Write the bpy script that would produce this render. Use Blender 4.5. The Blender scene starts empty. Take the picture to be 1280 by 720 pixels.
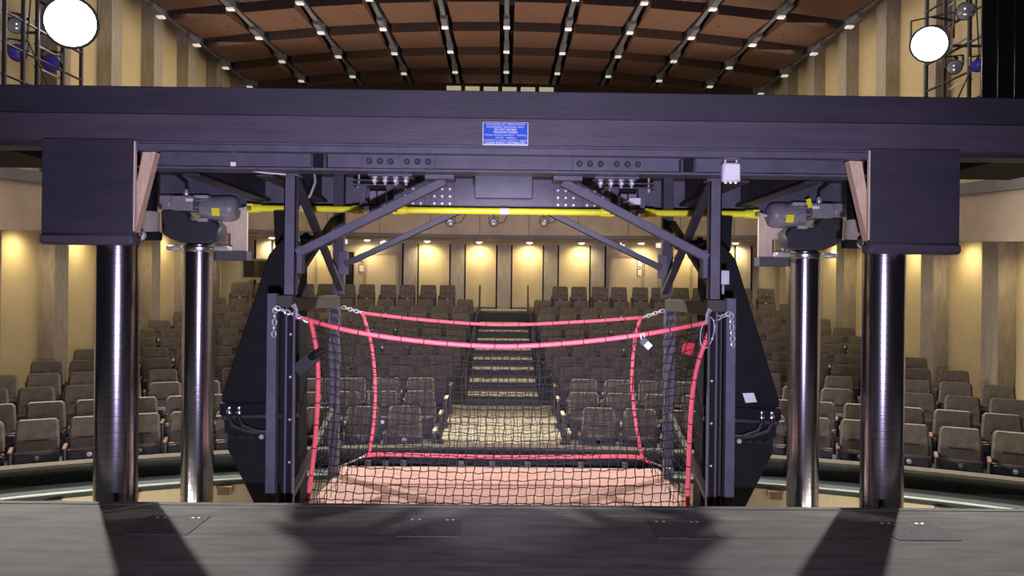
import bpy, bmesh, math, random
from mathutils import Vector, Matrix
random.seed(7)
PI = math.pi
S = bpy.context.scene
COL = S.collection

# ------------------------------------------------------------------ camera, world, exposure, big lights
FPX = 960.0
CAM = Vector((0.015, 0.0, 1.6))
CAM_R = Matrix.Rotation(-0.0099, 3, 'Z') @ Matrix.Rotation(PI / 2, 3, 'X') @ Matrix.Rotation(0.011, 3, 'Z')
cd = bpy.data.cameras.new('camera')
cd.sensor_width = 36.0
cd.lens = 36.0 * FPX / 1280.0
cd.clip_start = 0.05
cam = bpy.data.objects.new('camera', cd)
cam.matrix_world = Matrix.Translation(CAM) @ CAM_R.to_4x4()
COL.objects.link(cam)
S.camera = cam

W = bpy.data.worlds.new('world')
W.use_nodes = True
W.node_tree.nodes['Background'].inputs[0].default_value = (0.75, 0.7, 0.8, 1)
W.node_tree.nodes['Background'].inputs[1].default_value = 0.02
S.world = W
S.view_settings.view_transform = 'Standard'
S.view_settings.look = 'None'
S.view_settings.exposure = 0.0
S.view_settings.gamma = 1.0
S.view_settings.use_curve_mapping = False


def lamp(name, kind, loc, power, color=(1, 1, 1), size=0.1, aim=None, angle=None, blend=0.3, parent=None):
    d = bpy.data.lights.new(name, kind)
    d.energy = power
    d.color = color
    if kind in ('POINT', 'SPOT'):
        d.shadow_soft_size = size
    if kind == 'AREA':
        d.shape = 'RECTANGLE'
        d.size, d.size_y = size if isinstance(size, tuple) else (size, size)
    if kind == 'SPOT':
        d.spot_size = angle
        d.spot_blend = blend
    o = bpy.data.objects.new(name, d)
    COL.objects.link(o)
    o.location = loc
    if aim is not None:
        o.rotation_euler = (Vector(aim) - Vector(loc)).to_track_quat('-Z', 'Y').to_euler()
    return o


BOOM_POWER = 7400.0
NICHE_POWER = 58.0
WARM = (1.0, 0.83, 0.46)
# the stage's own work light beside the photographer, the house lights in the ceiling and pit, and added fill
lamp('stage_work_light', 'SPOT', (0.1, -0.5, 1.0), 2250, (0.76, 0.68, 1.0), 0.06, (0.0, 6.0, 2.2), 1.5, 0.9)
lamp('seat_fill_light', 'SPOT', (0.0, 0.2, 1.35), 3800, (0.85, 0.76, 1.0), 0.08, (0.0, 16.0, 0.35), 0.50, 0.6)  # added fill that brightens the centre seats, no lamp of the stage
for hx in (-4.5, 4.5):
    lamp('house_light', 'AREA', (hx, 17.0, 7.9), 330, (1.0, 0.86, 0.68), (6.0, 8.0), (hx, 17.0, 0))
lamp('house_light', 'AREA', (0, 12.5, 7.9), 230, (1.0, 0.9, 0.8), (8.0, 1.0), (0, 9.5, -0.4))
for hx in (-3.9, 3.9):
    lamp('pit_work_light', 'AREA', (hx, 6.2, -1.5), 70, (1.0, 0.93, 0.75), (2.4, 0.3), (hx * 1.15, 9.8, -1.0))
for hx in (-7.3, 7.3):
    lamp('ceiling_fill_light', 'AREA', (hx, 19.0, 3.9), 210, (1.0, 0.86, 0.7), (0.3, 9.0), (hx * -0.1, 18.5, 8.3)).data.spread = 1.5  # added uplight that brightens the ceiling panels, no real fixture


def at(px, py, Y):
    """The point at depth Y seen at this place of the 1280 x 720 photograph: used for taking measurements."""
    d = CAM_R @ Vector(((px - 640) / FPX, -(py - 360) / FPX, -1.0))
    return CAM + d * (Y / d.y)


# ------------------------------------------------------------------ materials
def mat(name, c, rough=0.5, metal=0.0, var=0.0, scale=6.0, stretch=(1, 1, 1), bump=0.0, bscale=60.0, c2=None, spec=0.5, emit=None, estr=0.0):
    m = bpy.data.materials.new(name)
    m.use_nodes = True
    nt = m.node_tree
    b = nt.nodes['Principled BSDF']
    b.inputs['Base Color'].default_value = (*c, 1)
    b.inputs['Roughness'].default_value = rough
    b.inputs['Metallic'].default_value = metal
    b.inputs['Specular IOR Level'].default_value = spec
    if emit:
        b.inputs['Emission Color'].default_value = (*emit, 1)
        b.inputs['Emission Strength'].default_value = estr
    tc = nt.nodes.new('ShaderNodeTexCoord')
    mp = nt.nodes.new('ShaderNodeMapping')
    mp.inputs['Scale'].default_value = stretch
    nt.links.new(tc.outputs['Object'], mp.inputs[0])
    if var > 0 or c2:
        n = nt.nodes.new('ShaderNodeTexNoise')
        n.inputs['Scale'].default_value = scale
        n.inputs['Detail'].default_value = 5
        n.inputs['Roughness'].default_value = 0.6
        nt.links.new(mp.outputs[0], n.inputs['Vector'])
        r = nt.nodes.new('ShaderNodeValToRGB')
        lo = tuple(max(0, x * (1 - var)) for x in c)
        hi = c2 if c2 else tuple(min(1, x * (1 + var)) for x in c)
        r.color_ramp.elements[0].position = 0.3
        r.color_ramp.elements[1].position = 0.7
        r.color_ramp.elements[0].color = (*lo, 1)
        r.color_ramp.elements[1].color = (*hi, 1)
        nt.links.new(n.outputs['Fac'], r.inputs[0])
        nt.links.new(r.outputs[0], b.inputs['Base Color'])
    if bump > 0:
        n2 = nt.nodes.new('ShaderNodeTexNoise')
        n2.inputs['Scale'].default_value = bscale
        n2.inputs['Detail'].default_value = 3
        nt.links.new(mp.outputs[0], n2.inputs['Vector'])
        bp = nt.nodes.new('ShaderNodeBump')
        bp.inputs['Strength'].default_value = bump
        bp.inputs['Distance'].default_value = 0.01
        nt.links.new(n2.outputs['Fac'], bp.inputs['Height'])
        nt.links.new(bp.outputs[0], b.inputs['Normal'])
    return m


def stripe(m, axis, period, dark, width=0.12, mix=1.0):
    """Thin darker grooves at a fixed spacing along one object axis, over the material's colour."""
    nt = m.node_tree
    b = nt.nodes['Principled BSDF']
    tc = nt.nodes.new('ShaderNodeTexCoord')
    sx = nt.nodes.new('ShaderNodeSeparateXYZ')
    nt.links.new(tc.outputs['Object'], sx.inputs[0])
    a = nt.nodes.new('ShaderNodeMath'); a.operation = 'DIVIDE'; a.inputs[1].default_value = period
    f = nt.nodes.new('ShaderNodeMath'); f.operation = 'FRACT'
    l = nt.nodes.new('ShaderNodeMath'); l.operation = 'LESS_THAN'; l.inputs[1].default_value = width
    k = nt.nodes.new('ShaderNodeMath'); k.operation = 'MULTIPLY'; k.inputs[1].default_value = mix
    nt.links.new(sx.outputs[axis], a.inputs[0]); nt.links.new(a.outputs[0], f.inputs[0])
    nt.links.new(f.outputs[0], l.inputs[0]); nt.links.new(l.outputs[0], k.inputs[0])
    mx = nt.nodes.new('ShaderNodeMix'); mx.data_type = 'RGBA'
    nt.links.new(k.outputs[0], mx.inputs[0])
    src = b.inputs['Base Color']
    if src.is_linked:
        nt.links.new(src.links[0].from_socket, mx.inputs[6])
    else:
        mx.inputs[6].default_value = src.default_value
    mx.inputs[7].default_value = (*dark, 1)
    nt.links.new(mx.outputs[2], src)
    return m


M = {}
M['steel'] = mat('painted_steel', (0.085, 0.08, 0.11), 0.42, 0, 0.18, 7, bump=0.08, bscale=40)
M['steel_dark'] = mat('dark_painted_steel', (0.03, 0.029, 0.04), 0.5, 0, 0.25, 6)
M['steel_lit_brown'] = mat('brown_lit_black_steel', (0.03, 0.025, 0.022), 0.55, 0, 0.25, 6)  # brown light on the black steel, painted into its colour
M['fascia'] = mat('black_painted_plywood', (0.036, 0.031, 0.045), 0.5, 0, 0.25, 3, (0.35, 1, 1.6), 0.1, 30)
M['fascia_low'] = mat('black_painted_timber', (0.066, 0.056, 0.075), 0.46, 0, 0.25, 4, (0.3, 1, 2.5), 0.12, 30)
M['black'] = mat('black_cover', (0.008, 0.008, 0.011), 0.65, 0, 0.2, 5, spec=0.15)
M['drape'] = mat('black_velour', (0.004, 0.004, 0.005), 0.95, spec=0.02)
M['rubber'] = mat('black_rubber', (0.012, 0.012, 0.013), 0.45)
M['chrome'] = mat('steel_band', (0.36, 0.34, 0.4), 0.2, 1.0, 0.12, 4, (1, 1, 14), 0.05, 8)
M['bright_steel'] = mat('bright_steel', (0.7, 0.69, 0.72), 0.25, 1.0, 0.08, 10)
M['zinc'] = mat('zinc', (0.62, 0.62, 0.65), 0.38, 0.6, 0.15, 30)
M['motor'] = mat('grey_motor_paint', (0.22, 0.215, 0.235), 0.38, 0, 0.1, 8)
M['yellow'] = mat('yellow_paint', (0.93, 0.92, 0.03), 0.4, 0, 0.1, 8)
M['label_yellow'] = mat('yellow_label', (0.85, 0.8, 0.02), 0.5)
M['white'] = mat('white_plastic', (0.78, 0.78, 0.8), 0.45, 0, 0.04, 10)
M['paper'] = mat('paper', (0.72, 0.68, 0.6), 0.7, 0, 0.05, 30)
M['blue'] = mat('blue_sign', (0.006, 0.085, 0.55), 0.4, 0, 0.1, 5)
M['lumber'] = mat('raw_lumber', (0.6, 0.43, 0.29), 0.65, 0, 0.18, 9, (6, 6, 0.7))
M['ply'] = mat('pale_plywood', (0.62, 0.5, 0.38), 0.65, 0, 0.12, 7, (5, 5, 1))
M['deckwood'] = mat('pink_deck_ply', (0.42, 0.235, 0.19), 0.55, 0, 0.2, 3.5, (1, 3.5, 1), 0.05, 30)
M['red'] = mat('red_webbing', (0.84, 0.11, 0.15), 0.55, 0, 0.15, 30)
M['redtag'] = mat('red_tag', (0.55, 0.01, 0.02), 0.4)
M['net'] = mat('black_net_cord', (0.01, 0.009, 0.011), 0.85)
M['seat'] = mat('taupe_seat_fabric', (0.122, 0.1, 0.08), 0.9, 0, 0.22, 14, bump=0.3, bscale=220, spec=0.15)
M['seam'] = mat('seat_seam', (0.03, 0.025, 0.023), 0.9, spec=0.1)
M['seat_panel'] = mat('dark_seat_panel', (0.028, 0.025, 0.024), 0.6, 0, 0.2, 8)
M['seat_front'] = mat('seat_front_panel', (0.035, 0.03, 0.032), 0.65, 0, 0.2, 10)
M['armwood'] = mat('varnished_arm', (0.11, 0.052, 0.028), 0.35, 0, 0.2, 20, (1, 6, 1))
M['carpet'] = mat('dark_carpet', (0.05, 0.052, 0.05), 0.95, 0, 0.4, 45, bump=0.4, bscale=300, spec=0.1)
M['apron'] = mat('grey_green_carpet', (0.075, 0.088, 0.082), 0.95, 0, 0.4, 50, bump=0.4, bscale=300, spec=0.1)
M['step'] = mat('aisle_carpet', (0.08, 0.077, 0.076), 0.95, 0, 0.3, 40, spec=0.1)
M['nosing'] = mat('beige_nosing', (0.55, 0.46, 0.3), 0.7, 0, 0.12, 20)
M['aisle'] = mat('beige_aisle_carpet', (0.26, 0.22, 0.15), 0.9, 0, 0.22, 22, spec=0.1)
M['ledge'] = mat('beige_ledge', (0.1, 0.083, 0.06), 0.9, 0, 0.12, 10, spec=0.1)
M['pitwood'] = mat('pale_maple_panel', (0.66, 0.53, 0.33), 0.5, 0, 0.1, 8, (14, 14, 0.8))
M['trimwhite'] = mat('aluminium_trim', (0.4, 0.4, 0.38), 0.5, 0.3)
M['concrete'] = mat('board_marked_concrete', (0.34, 0.29, 0.235), 0.85, 0, 0.2, 5, (3, 3, 0.6), 0.25, 25)
M['panel'] = mat('ochre_wall_panel', (0.56, 0.45, 0.255), 0.75, 0, 0.06, 3)
M['gap'] = mat('black_gap', (0.008, 0.008, 0.008), 0.8)
M['tan'] = mat('tan_fascia', (0.33, 0.26, 0.19), 0.8, 0, 0.1, 3)
M['cap'] = mat('grey_fascia_cap', (0.12, 0.105, 0.11), 0.8, 0, 0.1, 3)
M['soffit'] = mat('soffit_paint', (0.45, 0.38, 0.28), 0.85, 0, 0.08, 4)
M['doorpaint'] = mat('door_paint', (0.5, 0.4, 0.25), 0.6, 0, 0.05, 4)
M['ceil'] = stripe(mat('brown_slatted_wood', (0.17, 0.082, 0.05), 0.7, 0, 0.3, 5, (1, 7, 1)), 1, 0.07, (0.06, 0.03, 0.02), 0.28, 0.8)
M['ceil_edge_shaded'] = stripe(mat('shaded_brown_wood_edge', (0.065, 0.034, 0.024), 0.8, 0, 0.3, 5, (7, 1, 1)), 0, 0.07, (0.035, 0.018, 0.012), 0.3, 0.8)  # slat wood darkened: shade on the near edges put into the colour
M['rib'] = mat('grey_ceiling_rib', (0.16, 0.155, 0.17), 0.6, 0, 0.2, 6)
M['void'] = mat('ceiling_void', (0.012, 0.01, 0.01), 0.9)
M['floor'] = stripe(mat('black_stage_boards', (0.098, 0.094, 0.086), 0.8, 0, 0.35, 3.2, (0.7, 3.5, 1), 0.12, 14, spec=0.18), 1, 0.55, (0.03, 0.028, 0.028), 0.012, 0.9)
M['scuff'] = mat('worn_plate', (0.05, 0.048, 0.05), 0.85, 0, 0.5, 30, bump=0.5, bscale=80)
M['glow'] = mat('lamp_lens', (1, 1, 1), 0.4, emit=(1, 0.97, 0.92), estr=10)
M['downglow'] = mat('downlight_lens', (1, 0.95, 0.8), 0.4, emit=(1, 0.86, 0.55), estr=14)
M['fixglow'] = mat('ceiling_lamp_lens', (1, 1, 1), 0.4, emit=(1, 0.93, 0.8), estr=0.45)
M['boothglow'] = mat('booth_window', (0.5, 0.45, 0.3), 0.3, emit=(1, 0.9, 0.6), estr=0.35)
M['exitglow'] = mat('lit_sign', (0.9, 0.9, 0.85), 0.4, emit=(1, 0.95, 0.85), estr=0.8)
M['lantern'] = mat('lantern_body', (0.03, 0.03, 0.045), 0.45, 0, 0.2, 9)
M['bluelens'] = mat('blue_lens', (0.04, 0.035, 0.22), 0.3, emit=(0.1, 0.06, 0.9), estr=0.08)
M['lens'] = mat('glass_lens', (0.55, 0.55, 0.62), 0.1, 0.5)
M['glass'] = mat('dark_glass', (0.02, 0.022, 0.022), 0.05, 0, spec=0.8)
M['handrail'] = mat('dark_handrail', (0.04, 0.028, 0.022), 0.45)
M['brownbox'] = mat('brown_box', (0.2, 0.12, 0.06), 0.6)
M['darkgrey'] = mat('dark_grey_cloth', (0.06, 0.06, 0.075), 0.8)


# ------------------------------------------------------------------ mesh helpers
class MB:
    """Collects shapes in world coordinates; build() links them as one mesh object."""
    def __init__(self):
        self.v, self.f, self.sm, self.mi = [], [], [], []
        self.cur = 0

    def add(self, vs, fs, smooth=False):
        b = len(self.v)
        self.v += [tuple(p) for p in vs]
        for q in fs:
            self.f.append(tuple(b + i for i in q)); self.sm.append(smooth); self.mi.append(self.cur)
        return self

    def box(self, x0, x1, y0, y1, z0, z1):
        vs = [(x, y, z) for z in (z0, z1) for y in (y0, y1) for x in (x0, x1)]
        return self.add(vs, [(0, 2, 3, 1), (4, 5, 7, 6), (0, 1, 5, 4), (2, 6, 7, 3), (0, 4, 6, 2), (1, 3, 7, 5)])

    def bar(self, p, q, w, h, up=(0, 0, 1)):
        p, q = Vector(p), Vector(q)
        d = (q - p).normalized()
        u = Vector(up)
        if abs(d.dot(u)) > 0.99:
            u = Vector((0, 1, 0))
        s = d.cross(u).normalized()
        t = s.cross(d)
        vs = [o + s * (a * w / 2) + t * (b * h / 2) for o in (p, q) for a, b in ((-1, -1), (1, -1), (1, 1), (-1, 1))]
        return self.add(vs, [(3, 2, 1, 0), (4, 5, 6, 7), (0, 1, 5, 4), (1, 2, 6, 5), (2, 3, 7, 6), (3, 0, 4, 7)])

    def tube(self, pts, r, n=8, closed=False, cap=True):
        pts = [Vector(p) for p in pts]
        k = len(pts)
        vs, fs, prev = [], [], None
        for i, p in enumerate(pts):
            a = pts[(i - 1) % k] if (closed or i > 0) else p
            c = pts[(i + 1) % k] if (closed or i < k - 1) else p
            d = (c - a).normalized()
            if prev is None:
                u = Vector((0, 0, 1)) if abs(d.z) < 0.9 else Vector((0, 1, 0))
            else:
                u = prev
            s = d.cross(u)
            s = s.normalized() if s.length > 1e-6 else Vector((1, 0, 0))
            u = s.cross(d).normalized()
            prev = u
            rr = r[i] if isinstance(r, (list, tuple)) else r
            for j in range(n):
                t = 2 * PI * j / n
                vs.append(p + s * (math.cos(t) * rr) + u * (math.sin(t) * rr))
        for i in range(k if closed else k - 1):
            i2 = (i + 1) % k
            for j in range(n):
                j2 = (j + 1) % n
                fs.append((i * n + j, i * n + j2, i2 * n + j2, i2 * n + j))
        self.add(vs, fs, True)
        if cap and not closed:
            b = len(self.v) - len(vs)
            self.f.append(tuple(b + j for j in reversed(range(n)))); self.sm.append(False); self.mi.append(self.cur)
            self.f.append(tuple(b + (k - 1) * n + j for j in range(n))); self.sm.append(False); self.mi.append(self.cur)
        return self

    def cyl(self, p, q, r, n=16):
        return self.tube([p, q], r, n)

    def lathe(self, prof, c, axis='Z', n=32):
        """prof: (radius, height) pairs; revolved about an axis through c."""
        vs, fs = [], []
        for r, h in prof:
            for j in range(n):
                t = 2 * PI * j / n
                a, b = r * math.cos(t), r * math.sin(t)
                if axis == 'Z':
                    vs.append((c[0] + a, c[1] + b, c[2] + h))
                elif axis == 'X':
                    vs.append((c[0] + h, c[1] + a, c[2] + b))
                else:
                    vs.append((c[0] - a, c[1] + h, c[2] + b))
        for i in range(len(prof) - 1):
            for j in range(n):
                j2 = (j + 1) % n
                fs.append((i * n + j, i * n + j2, (i + 1) * n + j2, (i + 1) * n + j))
        fs.append(tuple(reversed(range(n))))
        fs.append(tuple((len(prof) - 1) * n + j for j in range(n)))
        return self.add(vs, fs, True)

    def prism(self, poly, y0, y1, plane='XZ'):
        """Extrude a 2-D outline; plane XZ extrudes along Y, YZ along X, XY along Z."""
        def P(a, b, t):
            return {'XZ': (a, t, b), 'YZ': (t, a, b), 'XY': (a, b, t)}[plane]
        n = len(poly)
        vs = [P(a, b, y0) for a, b in poly] + [P(a, b, y1) for a, b in poly]
        fs = [tuple(range(n)), tuple(reversed(range(n, 2 * n)))]
        fs += [(i, i + n, (i + 1) % n + n, (i + 1) % n) for i in range(n)]
        return self.add(vs, fs)

    def build(self, name, material, parent=None, bevel=0.0, seg=1, local=False, soft=False):
        me = bpy.data.meshes.new(name)
        off = Vector((0, 0, 0))
        if parent is not None and not local:
            off = ORG.get(parent.name, Vector((0, 0, 0)))
        me.from_pydata([Vector(p) - off for p in self.v], [], self.f)
        mats = material if isinstance(material, (list, tuple)) else [material]
        for x in mats:
            me.materials.append(x)
        for p, s, i in zip(me.polygons, self.sm, self.mi):
            p.use_smooth = s
            p.material_index = min(i, len(mats) - 1)
        bm = bmesh.new(); bm.from_mesh(me)
        bmesh.ops.recalc_face_normals(bm, faces=bm.faces)
        if bevel > 0:
            es = [e for e in bm.edges if len(e.link_faces) == 2 and e.calc_face_angle(0) > 0.5]
            bmesh.ops.bevel(bm, geom=es, offset=bevel, segments=seg, affect='EDGES', profile=0.5, clamp_overlap=True)
            for f in bm.faces:
                f.smooth = f.smooth or soft
        bm.to_mesh(me); bm.free()
        if any(self.sm) or bevel > 0:
            me.set_sharp_from_angle(angle=math.radians(38))
        o = bpy.data.objects.new(name, me)
        COL.objects.link(o)
        if parent is not None:
            o.parent = parent
            ORG[o.name] = off
        return o


ORG = {}


def tag(o, label, cat, group=None, kind=None):
    if label: o['label'] = label
    if cat: o['category'] = cat
    if group: o['group'] = group
    if kind: o['kind'] = kind
    return o


def thing(name, loc, label, cat, group=None):
    o = bpy.data.objects.new(name, None)
    COL.objects.link(o)
    o.empty_display_size = 0.1
    o.location = loc
    ORG[o.name] = Vector(loc)
    return tag(o, label, cat, group)


def struct(name, mb, m, bevel=0.0):
    return tag(mb.build(name, m, None, bevel), None, None, None, 'structure')


def side(s):
    return 'left' if s < 0 else 'right'


ORD = ['front', 'second', 'third', 'fourth', 'fifth', 'sixth', 'seventh', 'eighth', 'ninth', 'tenth', 'eleventh', 'twelfth', 'thirteenth', 'fourteenth', 'fifteenth', 'sixteenth', 'seventeenth', 'eighteenth']
NTH = ['first'] + ORD[1:]

# ------------------------------------------------------------------ stage floor and pit
m = MB(); m.box(-8, 8, -4, 5.65, -0.12, 0); struct('floor', m, M['floor'])
m = MB(); m.box(-8, 8, 5.55, 5.63, -2.6, -0.12); struct('wall_stage', m, M['gap'])
m = MB(); m.box(-9, 9, 5.5, 12, -2.7, -2.6); struct('floor_pit', m, M['carpet'])
m = MB(); m.box(-8, 8, 5.59, 5.654, -0.12, 0.004); struct('trim_1', m, M['floor'])

# ------------------------------------------------------------------ auditorium: curved rows on a rising floor
CY = -1.25                                             # centre of the rows' arcs
XW = 8.5                                               # side walls
def rad(n): return 12.0 + 1.02 * (n - 1)
def backtop(n): return (-0.07 + 0.0689 * (n - 1) + 0.00465 * (n - 1) ** 2) if n < 13 else 1.66
def rowz(n): return backtop(n) - 0.80
def arc(r, x): return CY + math.sqrt(max(r * r - x * x, 0.01))


def ring(mb, r0, r1, z0, z1, xlim=XW, n=48, xmin=None):
    xs = [(-xlim if xmin is None else xmin) + (xlim - (-xlim if xmin is None else xmin)) * i / n for i in range(n + 1)]
    vs, fs = [], []
    for x in xs:
        vs += [(x, arc(r0, x), z0), (x, arc(r1, x), z0), (x, arc(r1, x), z1), (x, arc(r0, x), z1)]
    for i in range(n):
        a, b = 4 * i, 4 * i + 4
        for k in range(4):
            k2 = (k + 1) % 4
            fs.append((a + k, b + k, b + k2, a + k2))
    fs += [(0, 1, 2, 3), (4 * n + 3, 4 * n + 2, 4 * n + 1, 4 * n)]
    return mb.add(vs, fs)


m = MB()
for n in range(1, 14):
    r0 = rad(n) - 0.60 if n > 1 else 11.55
    r1 = rad(n) + 0.42 if n < 13 else 26.6
    ring(m, r0, r1, -2.6, rowz(n))
struct('floor_seating', m, M['carpet'])
m = MB(); ring(m, 11.45, 11.57, -0.735, -0.54); struct('wall_parapet', m, M['carpet'])
m = MB(); ring(m, 11.40, 11.62, -0.54, -0.505); struct('trim_2', m, M['ledge'])
m = MB(); ring(m, 11.0, 11.46, -0.80, -0.735); struct('floor_apron', m, M['apron'])
m = MB(); ring(m, 10.985, 11.01, -0.745, -0.729); struct('trim_3', m, M['trimwhite'])
m = MB(); ring(m, 10.99, 11.44, -2.6, -0.80); struct('wall_pit', m, M['pitwood'])
for i, x in enumerate((-4.95, -4.25, -3.3, -1.55, -0.75, 0.75, 1.55, 3.3, 4.25, 4.95)):
    y = arc(10.975, x)
    m = MB(); m.box(x - 0.075, x + 0.075, y - 0.05, y + 0.01, -0.90, -0.81); m.box(x - 0.09, x + 0.09, y - 0.06, y + 0.01, -0.82, -0.802)
    tag(m.build('bracket', M['brownbox']), 'small brown bracket under the pit rail, %s of the five on the %s half' % (['outermost', 'second', 'middle', 'fourth', 'innermost'][min(i, 9 - i)], side(x)), 'bracket', 'brackets along the pit wall')

# centre aisle: a sloping strip, then steps with beige nosings
AX = 0.68
m = MB()
vs = []
for y, z in ((arc(11.6, 0), -0.80), (14.15, -0.56)):
    vs += [(-0.92, y, z - 0.3), (0.92, y, z - 0.3), (0.92, y, z), (-0.92, y, z)]
m.add(vs, [(0, 1, 2, 3), (7, 6, 5, 4), (0, 4, 5, 1), (1, 5, 6, 2), (2, 6, 7, 3), (3, 7, 4, 0)])
struct('floor_aisle', m, M['aisle'])
STEPS = [(14.3, -.40), (15.3, -.26), (16.4, -.14), (17.4, -.01), (18.4, .124), (19.4, .29), (20.4, .45), (21.5, .615), (22.5, .78)]
m = MB(); m2 = MB()
for i, (y, z) in enumerate(STEPS):
    y1 = STEPS[i + 1][0] if i < 8 else 24.0
    m.box(-AX, AX, y, y1 + 0.02, z - 0.5, z)
    m2.box(-AX + 0.02, AX - 0.02, y - 0.012, y + 0.42, z - 0.02, z + 0.008)
m.box(-AX, AX, 14.1, 14.3, -0.9, -0.47)
struct('floor_stair', m, M['step'])
struct('trim_4', m2, M['nosing'])
for s in (-1, 1):
    m = MB(); m.bar((s * 0.40, 10.5, -0.785), (s * 0.48, 13.0, -0.63), 0.03, 0.006)
    struct('trim_%d' % (5 if s < 0 else 6), m, M['trimwhite'])

# ------------------------------------------------------------------ theatre seats
def seat_proto():
    root = thing('theatre_seat', (0, 0, 0), 'x', 'seat', 'theatre seats')
    # back cushion: rounded trapezoid leaning back
    m = MB()
    prof = [(0.36, 0.245, -0.02), (0.56, 0.240, 0.01), (0.565, 0.238, 0.012), (0.72, 0.228, 0.045), (0.775, 0.222, 0.055), (0.80, 0.195, 0.06)]
    vs, fs = [], []
    for z, w, y in prof:
        bulge = 0.0 if z not in (0.56, 0.72) else 0.012
        c = 0.03
        vs += [(-w, y + c, z), (-w + c, y - bulge, z), (w - c, y - bulge, z), (w, y + c, z), (w - 0.01, y + 0.09, z), (-w + 0.01, y + 0.09, z)]
    for i in range(len(prof) - 1):
        for k in range(6):
            k2 = (k + 1) % 6
            fs.append((i * 6 + k, i * 6 + k2, i * 6 + 6 + k2, i * 6 + 6 + k))
    fs += [tuple(range(6)), tuple(range(len(prof) * 6 - 6, len(prof) * 6))]
    m.add(vs, fs, True)
    back = m.build('backrest', M['seat'], root)
    m = MB(); m.box(-0.13, 0.13, -0.008, 0.015, 0.556, 0.568); m.build('seam', M['seam'], back)
    # squab, tipped up, showing its dark underside
    m = MB(); m.prism([(-0.14, 0.13), (-0.06, 0.11), (-0.035, 0.42), (-0.055, 0.445), (-0.12, 0.445)], -0.235, 0.235, 'YZ'); sq = m.build('seat', M['seat'], root, 0.018, 2, soft=True)
    m = MB(); m.prism([(-0.165, 0.15), (-0.13, 0.15), (-0.11, 0.425), (-0.145, 0.425)], -0.222, 0.222, 'YZ'); m.build('seat_pan', M['seat_front'], sq, 0.01)
    m = MB(); m.box(-0.278, -0.245, -0.27, 0.08, 0.02, 0.47); m.box(-0.285, -0.235, -0.25, 0.05, 0, 0.03)
    pan = m.build('side_panel', M['seat_panel'], root, 0.008)
    m = MB(); m.box(-0.286, -0.236, -0.30, 0.05, 0.47, 0.495); m.build('armrest', M['armwood'], pan, 0.01)
    return root


def plate(root):
    m = MB(); m.lathe([(0.030, 0.0), (0.030, -0.006), (0.02, -0.009)], (0, -0.148, 0.375), 'Y', 16)
    p = m.build('number_plate', M['white'], root, local=True)
    p['label'] = 'round white number plate'
    return p


PROTO = seat_proto()
first_seat = [True]
seat_count = [0]


def copy_tree(o):
    c = o.copy(); COL.objects.link(c)
    for ch in o.children:
        d = ch.copy(); COL.objects.link(d); d.parent = c
        for g in ch.children:
            e = g.copy(); COL.objects.link(e); e.parent = d
    return c


PLATE = None
def put_seat(n, k, s, x, y, rz, label):
    global PLATE
    if first_seat[0]:
        o = PROTO; first_seat[0] = False
    else:
        o = copy_tree(PROTO)
    o.location = (x, y, rowz(n)); o.rotation_euler = (0, 0, rz)
    o['label'] = label
    seat_count[0] += 1
    if n in (1, 13) or (n, k, s) in PLATED:
        if PLATE is None:
            PLATE = plate(o)
        else:
            c = PLATE.copy(); COL.objects.link(c); c.parent = o
    return o


PLATED = {(5, 0, -1), (5, 0, 1), (7, 6, 1), (3, 7, -1), (9, 10, -1)}
seat_jobs = []
for n in range(1, 14):
    R = rad(n)
    for s in (-1, 1):
        start = 0.97 if n < 5 else (0.82 if n < 13 else 1.40)
        a = math.asin((start + 0.28 + (0.10 if n % 2 else 0.0) * (n < 13)) / R)
        k = 0
        while True:
            x, y = s * R * math.sin(a), CY + R * math.cos(a)
            if abs(x) > 7.85 or abs(x) / y > 0.72:
                break
            seat_jobs.append((n, k, s, x, y, -s * a))
            k += 1
            a += (0.562 if n < 13 or k % 2 else 0.62) / R
for n, k, s, x, y, rz in seat_jobs:
    pos = 'at the aisle' if k == 0 else '%s from the aisle' % NTH[k]
    row = 'front row' if n == 1 else ('back row' if n == 13 else '%s row' % ORD[n - 1])
    put_seat(n, k, s, x, y, rz, 'taupe theatre seat, %s in the %s, %s of the aisle' % (pos, row, side(s)))
# dark end panels with posts beside the wide part of the aisle
for s in (-1, 1):
    for n in range(1, 5):
        x = s * 0.915; y = arc(rad(n), x)
        z0 = rowz(n)
        t = thing('row_end_post', (x, y - 0.3, z0), 'dark row end post with pale cap beside the %s row, %s of the aisle' % (ORD[n - 1], side(s)), 'end post', 'posts at the row ends')
        m = MB(); m.box(x - 0.02, x + 0.02, y - 0.32, y - 0.28, z0, z0 + 0.52); m.build('post', M['handrail'], t, 0.005)
        m = MB(); m.box(x - 0.026, x + 0.026, y - 0.33, y - 0.02, z0 + 0.50, z0 + 0.53); m.build('cap', M['lumber'], t, 0.006)
        m = MB(); m.box(x - 0.05, x + 0.05, y - 0.36, y - 0.24, z0 + 0.0, z0 + 0.12); m.build('foot', M['steel_dark'], t)

# handrails at the head of the aisle stair
for s in (-1, 1):
    x = s * 0.715
    t = thing('handrail', (x, 22.4, 0.5), 'dark wooden handrail at the head of the aisle stair, %s side' % side(s), 'handrail', 'aisle handrails')
    for i, y in enumerate((22.9, 18.9, 14.9)):
        zb = (0.78, 0.2, -0.35)[i]
        m = MB(); m.box(x - 0.022, x + 0.022, y - 0.03, y + 0.03, zb - 0.1, zb + (0.9 if i == 0 else 0.42)); m.build('post', M['handrail'], t, 0.006)
    m = MB(); m.tube([(x, 23.0, 1.66), (x, 22.85, 1.66), (x, 22.5, 1.18), (x, 18.9, 0.62), (x, 14.85, 0.07)], 0.022, 8); m.build('rail', M['handrail'], t)

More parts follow.
